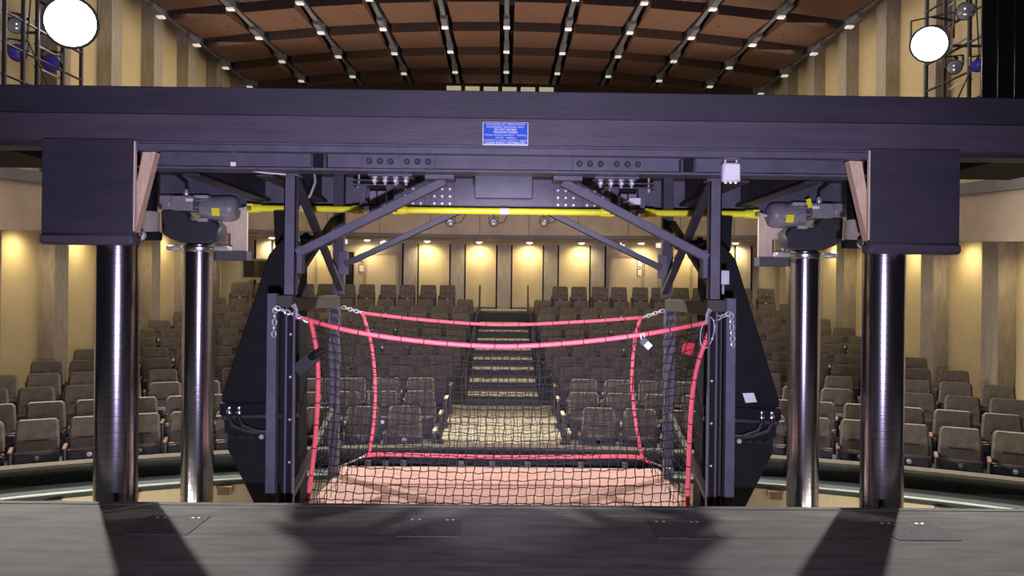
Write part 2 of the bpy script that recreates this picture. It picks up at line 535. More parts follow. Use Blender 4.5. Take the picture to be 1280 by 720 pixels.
# ------------------------------------------------------------------ walls of the auditorium
def zs(y): return 2.43 + (y - 12.2) * 0.063             # underside of the side fascias follows the rake
RW = 25.85
def rear(ang, r=RW): return Vector((r * math.sin(ang), CY + r * math.cos(ang), 0))


for s, y_first in ((-1, 12.18), (1, 12.65)):
    nm = side(s)
    m = MB(); m.box(min(s * XW, s * 8.8), max(s * XW, s * 8.8), 8.5, 28.4, -2.6, 9.2)
    struct('wall_' + nm, m, M['panel'])
    m = MB()
    for k in range(-1, 8):
        y = y_first + 1.93 * k
        m.box(min(s * 8.2, s * XW), max(s * 8.2, s * XW), y, y + 0.44, -1.0, 9.0)
    struct('wall_%s_piers' % nm, m, M['concrete'])
    # fascia with soffit
    m = MB()
    xi, xo = s * 7.7, s * 8.5
    ys = (9.0, 23.6)
    def strip(mb, xa, xb, za, zb):
        vs = []
        for y in ys:
            vs += [(xa, y, zs(y) + za), (xb, y, zs(y) + za), (xb, y, zs(y) + zb), (xa, y, zs(y) + zb)]
        mb.add(vs, [(0, 1, 2, 3), (7, 6, 5, 4), (0, 4, 5, 1), (1, 5, 6, 2), (2, 6, 7, 3), (3, 7, 4, 0)])
    strip(m, xi, xi + s * 0.1, 0.0, 0.78); struct('wall_%s_fascia' % nm, m, M['tan'])
    m = MB(); strip(m, xi - s * 0.06, xi + s * 0.5, 0.78, 0.97); struct('trim_%d' % (7 if s < 0 else 8), m, M['cap'])
    m = MB(); strip(m, xi + s * 0.1, xo, 0.06, 0.14); struct('ceiling_soffit_' + nm, m, M['soffit'])

# rear wall: ochre panels between concrete piers, curved
m = MB()
xs = [-XW + 2 * XW * i / 40 for i in range(41)]
vs, fs = [], []
for x in xs:
    y = CY + math.sqrt(RW * RW - x * x)
    vs += [(x, y, -0.5), (x, y + 0.3, -0.5), (x, y + 0.3, 4.5), (x, y, 4.5)]
for i in range(40):
    for k in range(4):
        fs.append((4 * i + k, 4 * i + 4 + k, 4 * i + 4 + (k + 1) % 4, 4 * i + (k + 1) % 4))
m.add(vs, fs)
struct('wall_rear', m, M['soffit'])


def rear_block(mb, a0, a1, d0, d1, z0, z1):
    """A block on the rear wall between two angles, standing d0..d1 in front of it."""
    p = [rear(a0, RW - d1), rear(a1, RW - d1), rear(a1, RW - d0), rear(a0, RW - d0)]
    vs = [Vector((q.x, q.y, z)) for z in (z0, z1) for q in p]
    mb.add(vs, [(3, 2, 1, 0), (4, 5, 6, 7), (0, 1, 5, 4), (1, 2, 6, 5), (2, 3, 7, 6), (3, 0, 4, 7)])


PITCH = 1.49 / RW
m1, m2, m3 = MB(), MB(), MB()
for k in range(-5, 6):
    a = k * PITCH
    if abs(k) <= 2 or abs(k) == 5:
        rear_block(m1, a - 0.215 / RW, a + 0.215 / RW, 0.0, 0.16, -0.3, 3.05)       # pier
        for s in (-1, 1):
            rear_block(m3, a + s * 0.245 / RW - 0.03 / RW, a + s * 0.245 / RW + 0.03 / RW, 0.0, 0.03, 0.9, 2.98)
for k in (-2, -1, 0, 1):
    a = (k + 0.5) * PITCH
    rear_block(m2, a - 0.48 / RW, a + 0.48 / RW, 0.0, 0.06, 0.98, 2.97)
struct('wall_rear_piers', m1, M['concrete'])
struct('wall_rear_panels', m2, M['panel'])
struct('trim_9', m3, M['gap'])
# soffit and fascia across the rear
m = MB()
def rear_ring(mb, r0, r1, z0, z1, xlim=7.75):
    ring(mb, r0, r1, z0, z1, xlim, 36)
rear_ring(m, 23.9, 24.0, 3.09, 4.6); struct('wall_rear_fascia', m, M['tan'])
m = MB(); rear_ring(m, 24.0, 27.0, 4.5, 4.6, 8.4); struct('floor_gallery', m, M['carpet'])
m = MB(); rear_ring(m, 27.0, 27.2, 4.5, 9.1, 8.5); struct('wall_gallery', m, M['ceil_edge_shaded'])
m = MB(); rear_ring(m, 23.86, 24.0, 3.05, 3.16); struct('trim_10', m, M['cap'])
m = MB(); rear_ring(m, 24.0, 26.1, 3.05, 3.12, 8.3); struct('ceiling_soffit_rear', m, M['soffit'])
m = MB()
for k in range(-4, 5):
    x = k * 1.45 + 0.72
    y = arc(23.895, x); m.box(x - 0.008, x + 0.008, y - 0.006, y + 0.02, 3.17, 4.55)
struct('trim_11', m, M['cap'])

# doors and what hangs beside them
def rear_thing(px, py):
    a = math.atan2((px - 628.5) * 24.6 / 960, 24.6 - CY)
    return a
for i, (a, s) in enumerate(((-2.62 * PITCH, -1), (2.62 * PITCH, 1), (-3.62 * PITCH, -1), (3.62 * PITCH, 1))):
    nme = 'door_%d' % (i + 1)
    m = MB(); rear_block(m, a - 0.46 / RW, a + 0.46 / RW, 0.0, 0.05, 0.7, 2.62)
    d = struct(nme, m, M['doorpaint'])
    m = MB()
    for q in (-1, 1):
        rear_block(m, a + q * 0.50 / RW - 0.045 / RW, a + q * 0.50 / RW + 0.045 / RW, 0.0, 0.09, 0.7, 2.72)
    rear_block(m, a - 0.5 / RW, a + 0.5 / RW, 0.0, 0.09, 2.62, 2.72)
    m.build('door_frame', M['tan'], d)
    m = MB(); p = rear(a + s * -0.38 / RW, RW - 0.09); m.lathe([(0.03, -0.03), (0.04, 0.0), (0.03, 0.03)], (p.x, p.y, 1.62), 'Y', 12); m.build('door_handle', M['zinc'], d)
for (px, py, w, h, what) in ((453.5, 335.5, .25, .24, 'lower framed notice beside the rear door, left wall bay'), (453.5, 322, .25, .24, 'upper framed notice beside the rear door, left wall bay'),
                             (801, 341, .25, .24, 'lower framed notice beside the rear door, right wall bay'), (801, 329, .25, .24, 'upper framed notice beside the rear door, right wall bay')):
    p = at(px, py, arc(RW - 0.03, at(px, py, 24.2).x))
    t = thing('framed_notice', p, 'small pale ' + what, 'notice', 'framed notices on the rear wall')
    m = MB(); m.box(p.x - w / 2, p.x + w / 2, p.y - 0.02, p.y + 0.03, p.z - h / 2, p.z + h / 2); m.build('frame', M['seat_panel'], t)
    m = MB(); m.box(p.x - w / 2 + .02, p.x + w / 2 - .02, p.y - 0.03, p.y, p.z - h / 2 + .02, p.z + h / 2 - .02); m.build('sheet', M['paper'], t)
for (px, py, w, h, what) in ((428.5, 302, .28, .14, 'white lit sign box over the rear doors, left end'), (480, 303.5, .24, .1, 'white lit sign box over the left rear door'),
                             (776, 307.5, .24, .1, 'white lit sign box over the right rear door'), (826, 307, .3, .14, 'white lit sign box over the rear doors, right end')):
    p = at(px, py, 23.85)
    m = MB(); m.box(p.x - w / 2, p.x + w / 2, p.y - 0.03, p.y + 0.03, p.z - h / 2, p.z + h / 2)
    m.box(p.x - 0.02, p.x + 0.02, p.y - 0.02, p.y + 0.02, p.z + h / 2, 3.06)
    tag(m.build('sign_box', M['exitglow'], None, 0.008), what, 'sign', 'lit sign boxes')
# control-room windows
for i, (px0, px1, py0, py1, Y) in enumerate(((430, 444, 314, 396, 24.0), (303, 336, 325, 348, 22.6))):
    a, b = at(px0, py1, Y), at(px1, py0, Y)
    m = MB(); m.box(a.x, b.x, Y, Y + 0.05, a.z, b.z)
    w = struct('window_%d' % (i + 1), m, M['glass'])
    m = MB()
    for z in (a.z, b.z):
        m.box(a.x - .05, b.x + .05, Y - .03, Y + .06, z - .03, z + .03)
    for x in (a.x, b.x):
        m.box(x - .03, x + .03, Y - .03, Y + .06, a.z, b.z)
    m.build('window_frame', M['soffit'], w)
# lit slot windows of the booth high in the rear wall
for i in range(6):
    x = -1.75 + i * 0.62
    y = arc(26.98, x)
    m = MB(); m.box(x - .24, x + .24, y - 0.01, y + .04, 7.85, 8.33)
    struct('window_%d' % (i + 3), m, M['boothglow'])
# bench and boxes at the head of the aisle
t = thing('bench', (0, 23.6, 0.78), 'pale low bench across the head of the centre aisle', 'bench')
m = MB(); m.box(-0.68, 0.68, 22.62, 22.95, 0.92, 0.97); m.build('bench_top', M['nosing'], t)
for x in (-0.6, 0.6):
    m = MB(); m.box(x - .03, x + .03, 22.65, 22.92, 0.76, 0.93); m.build('leg', M['seat_panel'], t)
for s in (-1, 1):
    p = at(628.5 + s * 22, 391, 24.1)
    m = MB(); m.box(p.x - .17, p.x + .17, 23.85, 24.25, 0.76, 1.0); tag(m.build('storage_box', M['darkgrey'], None, 0.02), 'dark grey box under the ochre wall panel, %s of the central pier' % side(s), 'box', 'boxes behind the bench')

# ------------------------------------------------------------------ downlights
def downlight(x, y, z, label, power, aim, vis=True):
    t = thing('downlight', (x, y, z), label, 'downlight', 'downlights in the soffit')
    m = MB(); m.lathe([(0.13, -0.012), (0.13, 0.02), (0.10, 0.02), (0.10, -0.012)], (x, y, z - 0.012), 'Z', 20); m.build('trim_ring', M['white'], t)
    m = MB(); m.lathe([(0.095, 0.0), (0.085, -0.02), (0.05, -0.035), (0.01, -0.04)], (x, y, z - 0.012), 'Z', 16); m.build('lens', M['downglow'], t)
    l = lamp('downlight_lamp', 'SPOT', (x, y, z - 0.08), power, WARM, 0.06, aim, 2.8, 1.0)
for i, x in enumerate((-7.0, -5.7, -4.25, -2.42, -0.79, 0.79, 2.42, 4.25, 5.7, 7.0)):
    y = arc(RW - 0.42, x)
    downlight(x, y, 3.05, 'glowing downlight in the rear soffit, %s from the %s end' % (NTH[min(i, 9 - i)], side(x)), NICHE_POWER * 1.6, (x * 1.01, y + 0.5, 0.9))
for s, y_first in ((-1, 12.18), (1, 12.65)):
    for k in range(0, 6):
        y = y_first + 1.93 * k - 0.74
        downlight(s * 8.12, y, zs(y) + 0.06, 'glowing downlight in the %s side soffit, %s bay from the stage' % (side(s), NTH[k]), NICHE_POWER * 0.85, (s * 8.5, y, zs(y) - 1.6))

# ------------------------------------------------------------------ ceiling
def cz(x): return 8.3 - 0.009 * x * x
m = MB(); m.box(-8.9, 8.9, 8, 28.5, 9.0, 9.2); struct('ceiling', m, M['void'])
CP = 1.588
ROWY = [15.7, 17.7, 19.75, 21.8, 23.85]
def rear_limit(x): return arc(26.95, x) - 0.03
rowname = ['fifth', 'fourth', 'third', 'second', 'last']
for j, y in enumerate(ROWY):
    for i in range(-5, 6):
        if j == 0 and abs(i) > 6:
            continue
        xa, xb = i * CP + 0.19, (i + 1) * CP - 0.19
        if xb > 8.2 or xa < -8.2:
            continue
        xm = (xa + xb) / 2
        if rear_limit(max(abs(xa), abs(xb))) < y + 0.8:
            continue
        z0 = cz(xm)
        tilt_a = (cz(xb) - cz(xa)) / 2
        ya, yb = y + 0.24, min(y + 2.0, rear_limit(max(abs(xa), abs(xb))))
        # slab: near edge low, far edge high, side tilt follows the vault
        vs = []
        for (x, dz) in ((xa, -tilt_a), (xb, tilt_a)):
            vs += [(x, ya, z0 + dz - 0.02), (x, yb, z0 + dz + 0.12), (x, yb, z0 + dz + 0.17), (x, ya, z0 + dz + 0.27)]
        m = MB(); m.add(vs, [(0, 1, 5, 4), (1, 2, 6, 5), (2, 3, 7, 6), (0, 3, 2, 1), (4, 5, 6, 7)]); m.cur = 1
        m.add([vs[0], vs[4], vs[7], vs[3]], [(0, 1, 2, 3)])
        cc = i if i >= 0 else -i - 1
        ap = tag(m.build('acoustic_panel', [M['ceil'], M['ceil_edge_shaded']]), 'brown slatted ceiling panel, %s row from the rear, %s %s of the centre rib' % (['fifth', 'fourth', 'third', 'second', 'first'][j], NTH[cc], side(i + 0.5)), 'ceiling panel', 'slatted ceiling panels')
        for hx in (xa + 0.25, xb - 0.25):
            m = MB(); ym = (ya + yb) / 2; m.cyl((hx, ym, z0 + 0.05), (hx, ym, 9.0), 0.012, 6); m.build('hanger_rod', M['steel_dark'], ap)
for i in range(-5, 6):
    x = i * CP
    z = cz(x)
    t = thing('ceiling_rib', (x, 20, z), 'grey ceiling rib running back between the slatted panels, %s' % ('on the centre line' if i == 0 else '%s %s of the centre' % (NTH[abs(i) - 1], side(i))), 'ceiling rib', 'ceiling ribs')
    m = MB(); m.box(x - 0.055, x + 0.055, 13.5, rear_limit(x), z + 0.12, z + 0.34); m.build('beam', M['rib'], t)
    for j, y in enumerate(ROWY):
        if y + 0.15 > rear_limit(x):
            continue
        m = MB(); m.box(x - 0.075, x + 0.075, y - 0.55, y + 0.03, z + 0.02, z + 0.14); m.build('lamp_housing', M['rib'], t, 0.01)
for i in range(-5, 6):
    for j, y in enumerate(ROWY):
        x = i * CP; z = cz(x)
        if y + 0.15 > rear_limit(x):
            continue
        m = MB(); m.box(x - 0.085, x + 0.085, y - 0.06, y + 0.09, z - 0.025, z + 0.02)
        tag(m.build('ceiling_lamp', M['fixglow'], None, 0.01), 'small pale ceiling lamp on %s rib, %s from the rear' % ('the centre' if i == 0 else 'the %s %s' % (NTH[abs(i) - 1], side(i)), ['fifth', 'fourth', 'third', 'second', 'first'][j]), 'ceiling lamp', 'ceiling lamps')

# ------------------------------------------------------------------ orchestra lift: raised platform with its steelwork
LP = thing('lift_platform', (0, 5.9, 2.62), 'raised black orchestra lift platform spanning the picture, with welded beams, posts and braces below', 'lift platform')
m = MB(); m.box(-4.7, 4.7, 5.92, 5.99, 2.90, 3.118); m.build('fascia_board', M['fascia'], LP, 0.006)
m = MB(); m.box(-4.7, 4.7, 5.895, 5.99, 2.686, 2.905); m.build('lower_fascia_board', M['fascia_low'], LP, 0.008)
m = MB(); m.box(-4.7, 4.7, 5.99, 6.2, 2.66, 3.10); m.build('edge_beam', M['steel_dark'], LP)
m = MB(); m.box(-2.82, 2.82, 5.875, 5.96, 2.62, 2.672); m.box(-2.82, 2.82, 5.872, 5.896, 2.672, 2.690); m.build('angle_flange', M['steel'], LP, 0.004)
m = MB(); m.box(-4.1, 4.1, 6.2, 8.75, 2.80, 3.09); m.build('deck_slab', M['steel_dark'], LP)
for s in (-1, 1):
    m = MB(); m.box(min(s * 4.1, s * 4.9), max(s * 4.1, s * 4.9), 6.2, 7.4, 2.7, 3.09); m.build('wing_slab', M['black'], LP)
for s in (-1, 1):
    xa, xb = sorted((s * 2.815, s * 3.505))
    m = MB(); m.box(xa, xb, 5.86, 5.89, 1.975, 2.70); m.build('skirt_panel', M['fascia'], LP, 0.006)
    m = MB(); m.box(xa - 0.012, xb + 0.012, 5.84, 5.99, 1.895, 1.977); m.build('skirt_rail', M['fascia_low'], LP, 0.02)
    m = MB(); x = s * 2.806; m.box(x - 0.006, x + 0.006, 5.863, 5.89, 2.0, 2.685); m.build('plywood_edge', M['ply'], LP)
    # raw timber brace from the beam down to the skirt panel
    o = [at(203, 193, 6.05), at(187, 193, 6.05), at(165.5, 238, 6.05), at(164.5, 292, 6.05)]
    poly = [(p.x if s < 0 else -p.x, p.z) for p in o]
    poly = [(s * max(min(abs(a), 2.83), 0), b) for a, b in poly]
    m = MB(); m.prism(poly, 5.93, 6.02); m.build('timber_brace', M['lumber'], LP, 0.004)['label'] = 'raw timber brace'
# front I-beam with splice plates
m = MB(); m.box(-2.9, 2.9, 6.17, 6.19, 2.53, 2.80); m.box(-2.9, 2.9, 6.09, 6.30, 2.515, 2.533); m.build('front_beam', M['steel'], LP)
for s in (-1, 1):
    x0 = s * 0.84
    m = MB(); m.box(x0 - 0.29, x0 + 0.29, 6.15, 6.172, 2.545, 2.66); sp = m.build('splice_plate', M['steel'], LP, 0.003)
    for i in (-0.235, -0.15, -0.065, 0.065, 0.15, 0.235):
        m = MB(); m.lathe([(0.026, 0), (0.026, -0.014), (0.018, -0.02)], (x0 + i, 6.15, 2.60), 'Y', 6); m.build('bolt', M['steel_dark'], sp)
    for xg in (1.42, 1.52):
        m = MB(); m.box(s * xg - 0.012, s * xg + 0.012, 6.10, 6.18, 2.535, 2.64); m.build('stiffener', M['steel_dark'], LP)
    m = MB(); m.box(s * 1.475 - 0.035, s * 1.475 + 0.035, 6.10, 6.175, 2.535, 2.64); m.build('web_slot', M['black'], LP)
    # bolted shoe where the front brace meets the beam
    m = MB(); m.box(s * 0.52 - 0.12, s * 0.52 + 0.12, 6.22, 6.42, 2.475, 2.515); m.build('brace_shoe', M['steel'], LP, 0.004)
    m = MB(); m.box(s * 0.92 - 0.18, s * 0.92 + 0.18, 6.22, 6.40, 2.495, 2.515); cp = m.build('clamp_plate', M['steel'], LP, 0.003)
    for i in range(4):
        xx = s * 0.92 - 0.13 + i * 0.085
        m = MB(); m.cyl((xx, 6.26, 2.495), (xx, 6.26, 2.425), 0.012, 8); m.lathe([(0.024, 0), (0.024, 0.02)], (xx, 6.26, 2.45), 'Z', 6); m.lathe([(0.026, 0), (0.026, 0.014)], (xx, 6.26, 2.48), 'Z', 8); m.build('clamp_bolt', M['zinc'], cp)
m = MB(); m.box(-0.25, 0.25, 6.55, 6.60, 2.36, 2.80); m.build('centre_plate', M['steel'], LP, 0.01)
# rear beam with bolted splices
m = MB(); m.box(-3.95, 3.95, 8.48, 8.50, 2.455, 2.80); m.box(-2.6, 2.6, 8.44, 8.56, 2.445, 2.46); m.build('rear_beam', M['steel'], LP)
for s in (-1, 1):
    for x0 in (0.68, 1.0):
        m = MB(); m.box(s * x0 - 0.13, s * x0 + 0.13, 8.462, 8.482, 2.48, 2.75); sp = m.build('rear_splice_plate', M['steel'], LP, 0.003)
        for i in (-0.085, 0, 0.085):
            for j in (2.52, 2.60, 2.68):
                m = MB(); m.lathe([(0.02, 0), (0.02, -0.012), (0.012, -0.018)], (s * x0 + i, 8.462, j), 'Y', 8); m.build('bolt', M['zinc'], sp)
# longitudinal beams front to rear
for x in (-2.55, -1.95, 1.95, 2.55):
    m = MB(); m.box(x - 0.01, x + 0.01, 6.3, 8.2, 2.5, 2.80); m.box(x - 0.07, x + 0.07, 6.3, 8.2, 2.49, 2.505); m.build('side_beam', M['steel_dark'], LP)
for s in (-1, 1):
    X = s * 1.75
    # front upper post: channel with lit face and clamp plate
    m = MB(); m.box(X - 0.05, X + 0.05, 6.31, 6.325, 1.525, 2.515)
    m.box(X - 0.05, X - 0.036, 6.31, 6.40, 1.525, 2.515); m.box(X + 0.036, X + 0.05, 6.31, 6.40, 1.525, 2.515)
    m.box(X - 0.08, X + 0.08, 6.28, 6.42, 2.495, 2.515)
    pst = m.build('front_post', M['steel'], LP, 0.003)
    m = MB(); xx = X - s * 0.03; m.box(min(xx - s * 0.03, xx - s * 0.075), max(xx - s * 0.03, xx - s * 0.075), 6.30, 6.41, 1.70, 1.93); m.build('brace_plate', M['steel'], pst, 0.006)
    m = MB(); m.box(X - 0.055, X + 0.055, 8.15, 8.25, 1.51, 2.80); pr_ = m.build('rear_post', M['steel_dark'], LP, 0.004)
    m = MB(); m.box(X - s * 0.06 - 0.05, X - s * 0.06 + 0.05, 8.12, 8.16, 1.72, 1.97); m.build('brace_plate', M['steel'], pr_, 0.006)
    # diagonal braces in the front and rear planes
    m = MB(); m.bar((X - s * 0.06, 6.33, 1.865), (s * 0.48, 6.33, 2.475), 0.07, 0.075, (0, 1, 0)); m.build('front_brace', M['steel'], LP, 0.004)
    m = MB(); m.bar((X - s * 0.08, 8.13, 1.83), (s * 0.44, 8.13, 2.42), 0.06, 0.085, (0, 1, 0)); m.build('rear_brace', M['steel_dark'], LP, 0.004)
    # crossed braces along the side
    m = MB(); m.bar((X - s * 0.03, 6.40, 2.46), (X - s * 0.03, 8.15, 1.57), 0.07, 0.05); m.build('side_brace', M['steel_dark'], LP, 0.004)
    m = MB(); m.bar((X + s * 0.04, 8.15, 2.31), (X + s * 0.04, 6.40, 1.57), 0.07, 0.05); m.build('side_brace', M['steel_lit_brown'], LP, 0.004)
    # roller shaft and plywood guard near the rear column
    m = MB(); m.cyl((s * 2.25, 7.9, 2.08), (s * 1.72, 7.9, 2.08), 0.035, 12)
    for q in (2.22, 2.02, 1.8):
        m.lathe([(0.06, -0.03), (0.07, 0), (0.06, 0.03)], (s * q, 7.9, 2.08), 'X', 16)
    m.build('roller_shaft', M['steel_dark'], LP)
    m = MB(); m.prism([(s * 2.32, 2.0), (s * 2.18, 2.0), (s * 2.12, 2.30), (s * 2.16, 2.36), (s * 2.34, 2.36)], 7.82, 7.98); m.build('shaft_bracket', M['black'], LP, 0.008)
    a, b = at(277, 322, 8.75), at(310, 277, 8.75)
    xa, xb = (a.x, b.x) if s < 0 else (-b.x, -a.x)
    m = MB(); m.box(xa, xb, 8.72, 8.76, a.z + 0.06, 2.82); g = m.build('plywood_guard', M['ply'], LP, 0.004)
    m = MB(); m.box(xa - 0.02, xb + 0.03, 8.62, 8.80, a.z - 0.03, a.z + 0.07); m.build('guard_shelf', M['darkgrey'], g)
    m = MB(); xm = xa + 0.09 if s < 0 else xb - 0.09; m.box(xm - 0.05, xm + 0.02, 8.62, 8.72, a.z + 0.08, a.z + 0.27); m.build('guard_block', M['brownbox'], g)
    # drum on a bracket behind the skirt panel
    p = at(182, 279, 6.9); px_ = p.x if s < 0 else -p.x
    m = MB(); m.lathe([(0.09, -0.10), (0.095, -0.09), (0.095, 0.09), (0.09, 0.10)], (px_, 6.95, 2.15), 'Z', 24); dr = m.build('cable_drum', M['concrete'], LP)
    m = MB(); m.box(px_ - 0.06, px_ + 0.06, 6.9, 7.0, 2.25, 2.80); m.build('drum_hanger', M['black'], dr)
    m = MB(); m.lathe([(0.045, 0.0), (0.045, -0.05), (0.02, -0.055)], (px_ - s * 0.0, 6.82, 2.03), 'Y', 20); m.build('guide_roller', M['white'], dr)
    m = MB(); m.box(px_ - 0.15, px_ + 0.15, 6.83, 6.90, 1.99, 2.06); m.build('roller_arm', M['black'], dr)
# plates added in the shape of the lit rear-beam parts above the motors
for s in (-1, 1):
    m = MB(); m.prism([(s * 3.0, 2.47), (s * 1.72, 2.47), (s * 2.3, 2.79), (s * 3.0, 2.79)], 8.466, 8.479); m.build('lit_beam_plate', M['steel'], LP)

# sign on the fascia
p0, p1 = at(603, 184, 5.885), at(660.5, 153, 5.885)
SG = thing('lift_sign', ((p0.x + p1.x) / 2, 5.89, p0.z), 'blue and white lift capacity sign fixed to the middle of the black beam', 'sign')
m = MB(); m.box(p0.x, p1.x, 5.884, 5.894, p0.z, p1.z); m.build('sign_board', M['white'], SG, 0.002)
w, h = p1.x - p0.x, p1.z - p0.z
m = MB(); m.box(p0.x + 0.006, p1.x - 0.006, 5.881, 5.886, p0.z + h * 0.13, p1.z - 0.005); m.build('blue_field', M['blue'], SG)
for i, (t, sz, wide) in enumerate((('ORCHESTRA LIFT OPERATION BY', .019, .86), ('AUTHORIZED PERSONNEL ONLY', .019, .83), ('DO NOT EXCEED', .021, .48), ('MAXIMUM LOADS', .021, .52),
                                   ('TOTAL LIFTING CAPACITY  -10750 Kg', .017, .92), ('STATIC   30000Kg', .017, .43), ('DYNAMIC PLATFORM CAPACITY -3500 Kg', .017, .96), ('LOADS EVENLY DISTRIBUTED', .021, .88))):
    cu = bpy.data.curves.new('sign_text', 'FONT')
    cu.body = t; cu.size = 1.0; cu.align_x = 'CENTER'; cu.extrude = 0.02; cu.offset = 0.022 if i in (2, 3, 7) else 0.0
    tmp = bpy.data.objects.new('sign_text', cu)
    COL.objects.link(tmp)
    bpy.context.view_layer.update()
    me = bpy.data.meshes.new_from_object(tmp.evaluated_get(bpy.context.evaluated_depsgraph_get()))
    bpy.data.objects.remove(tmp); bpy.data.curves.remove(cu)
    xs_ = [v.co.x for v in me.vertices]
    kx = wide * w / (max(xs_) - min(xs_)); kz = sz * 1.0
    zb = p1.z - h * (0.125 + 0.105 * i)
    off = ORG[SG.name]
    for v in me.vertices:
        v.co = Vector(((p0.x + p1.x) / 2 + v.co.x * kx, 5.880 - v.co.z * 0.02, zb + v.co.y * kz)) - off
    me.materials.clear(); me.materials.append(M['white'])
    o = bpy.data.objects.new('sign_text', me); COL.objects.link(o); o.parent = SG

# ------------------------------------------------------------------ spiral lift columns
def column(x, y, ztop, r, label, head):
    t = thing('lift_column', (x, y, -2.6), label, 'column', 'spiral lift columns')
    prof = [(r, -2.6)]
    z = -2.55
    while z < ztop - 0.03:
        prof += [(r - 0.003, z), (r, z + 0.001), (r, z + 0.0605), (r - 0.003, z + 0.0615)]
        z += 0.0655
    prof += [(r, ztop)]
    m = MB(); m.lathe(prof, (x, y, 0), 'Z', 64); m.build('spiral_shaft', M['chrome'], t)
    if head:
        m = MB(); m.lathe([(r + 0.012, ztop - 0.045), (r + 0.015, ztop - 0.04), (r + 0.015, ztop), (r - 0.02, ztop + 0.035), (r - 0.05, ztop + 0.05)], (x, y, 0), 'Z', 48); m.build('collar', M['bright_steel'], t)
        m = MB()
        for q in (-1, 1):
            m.box(x + q * (r + 0.09) - 0.075, x + q * (r + 0.09) + 0.075, y - 0.08, y + 0.08, ztop - 0.03, ztop + 0.022)
        m.build('flange_lug', M['zinc'], t, 0.012)
    else:
        m = MB(); m.lathe([(r + 0.02, ztop - 0.03), (r + 0.02, ztop)], (x, y, 0), 'Z', 48); m.build('collar', M['steel_dark'], t)
    m = MB(); m.lathe([(r + 0.12, -2.6), (r + 0.12, -2.52), (r + 0.04, -2.50), (r + 0.04, -2.40)], (x, y, 0), 'Z', 32); m.build('base', M['steel_dark'], t)
for s in (-1, 1):
    column(s * 3.19, 6.4, 2.78, 0.168, 'thick shiny spiral steel column under the black skirt panel, front %s' % side(s), False)
    column(s * 3.31, 8.4, 2.0, 0.168, 'shiny spiral steel column under the grey gear motor, rear %s' % side(s), True)

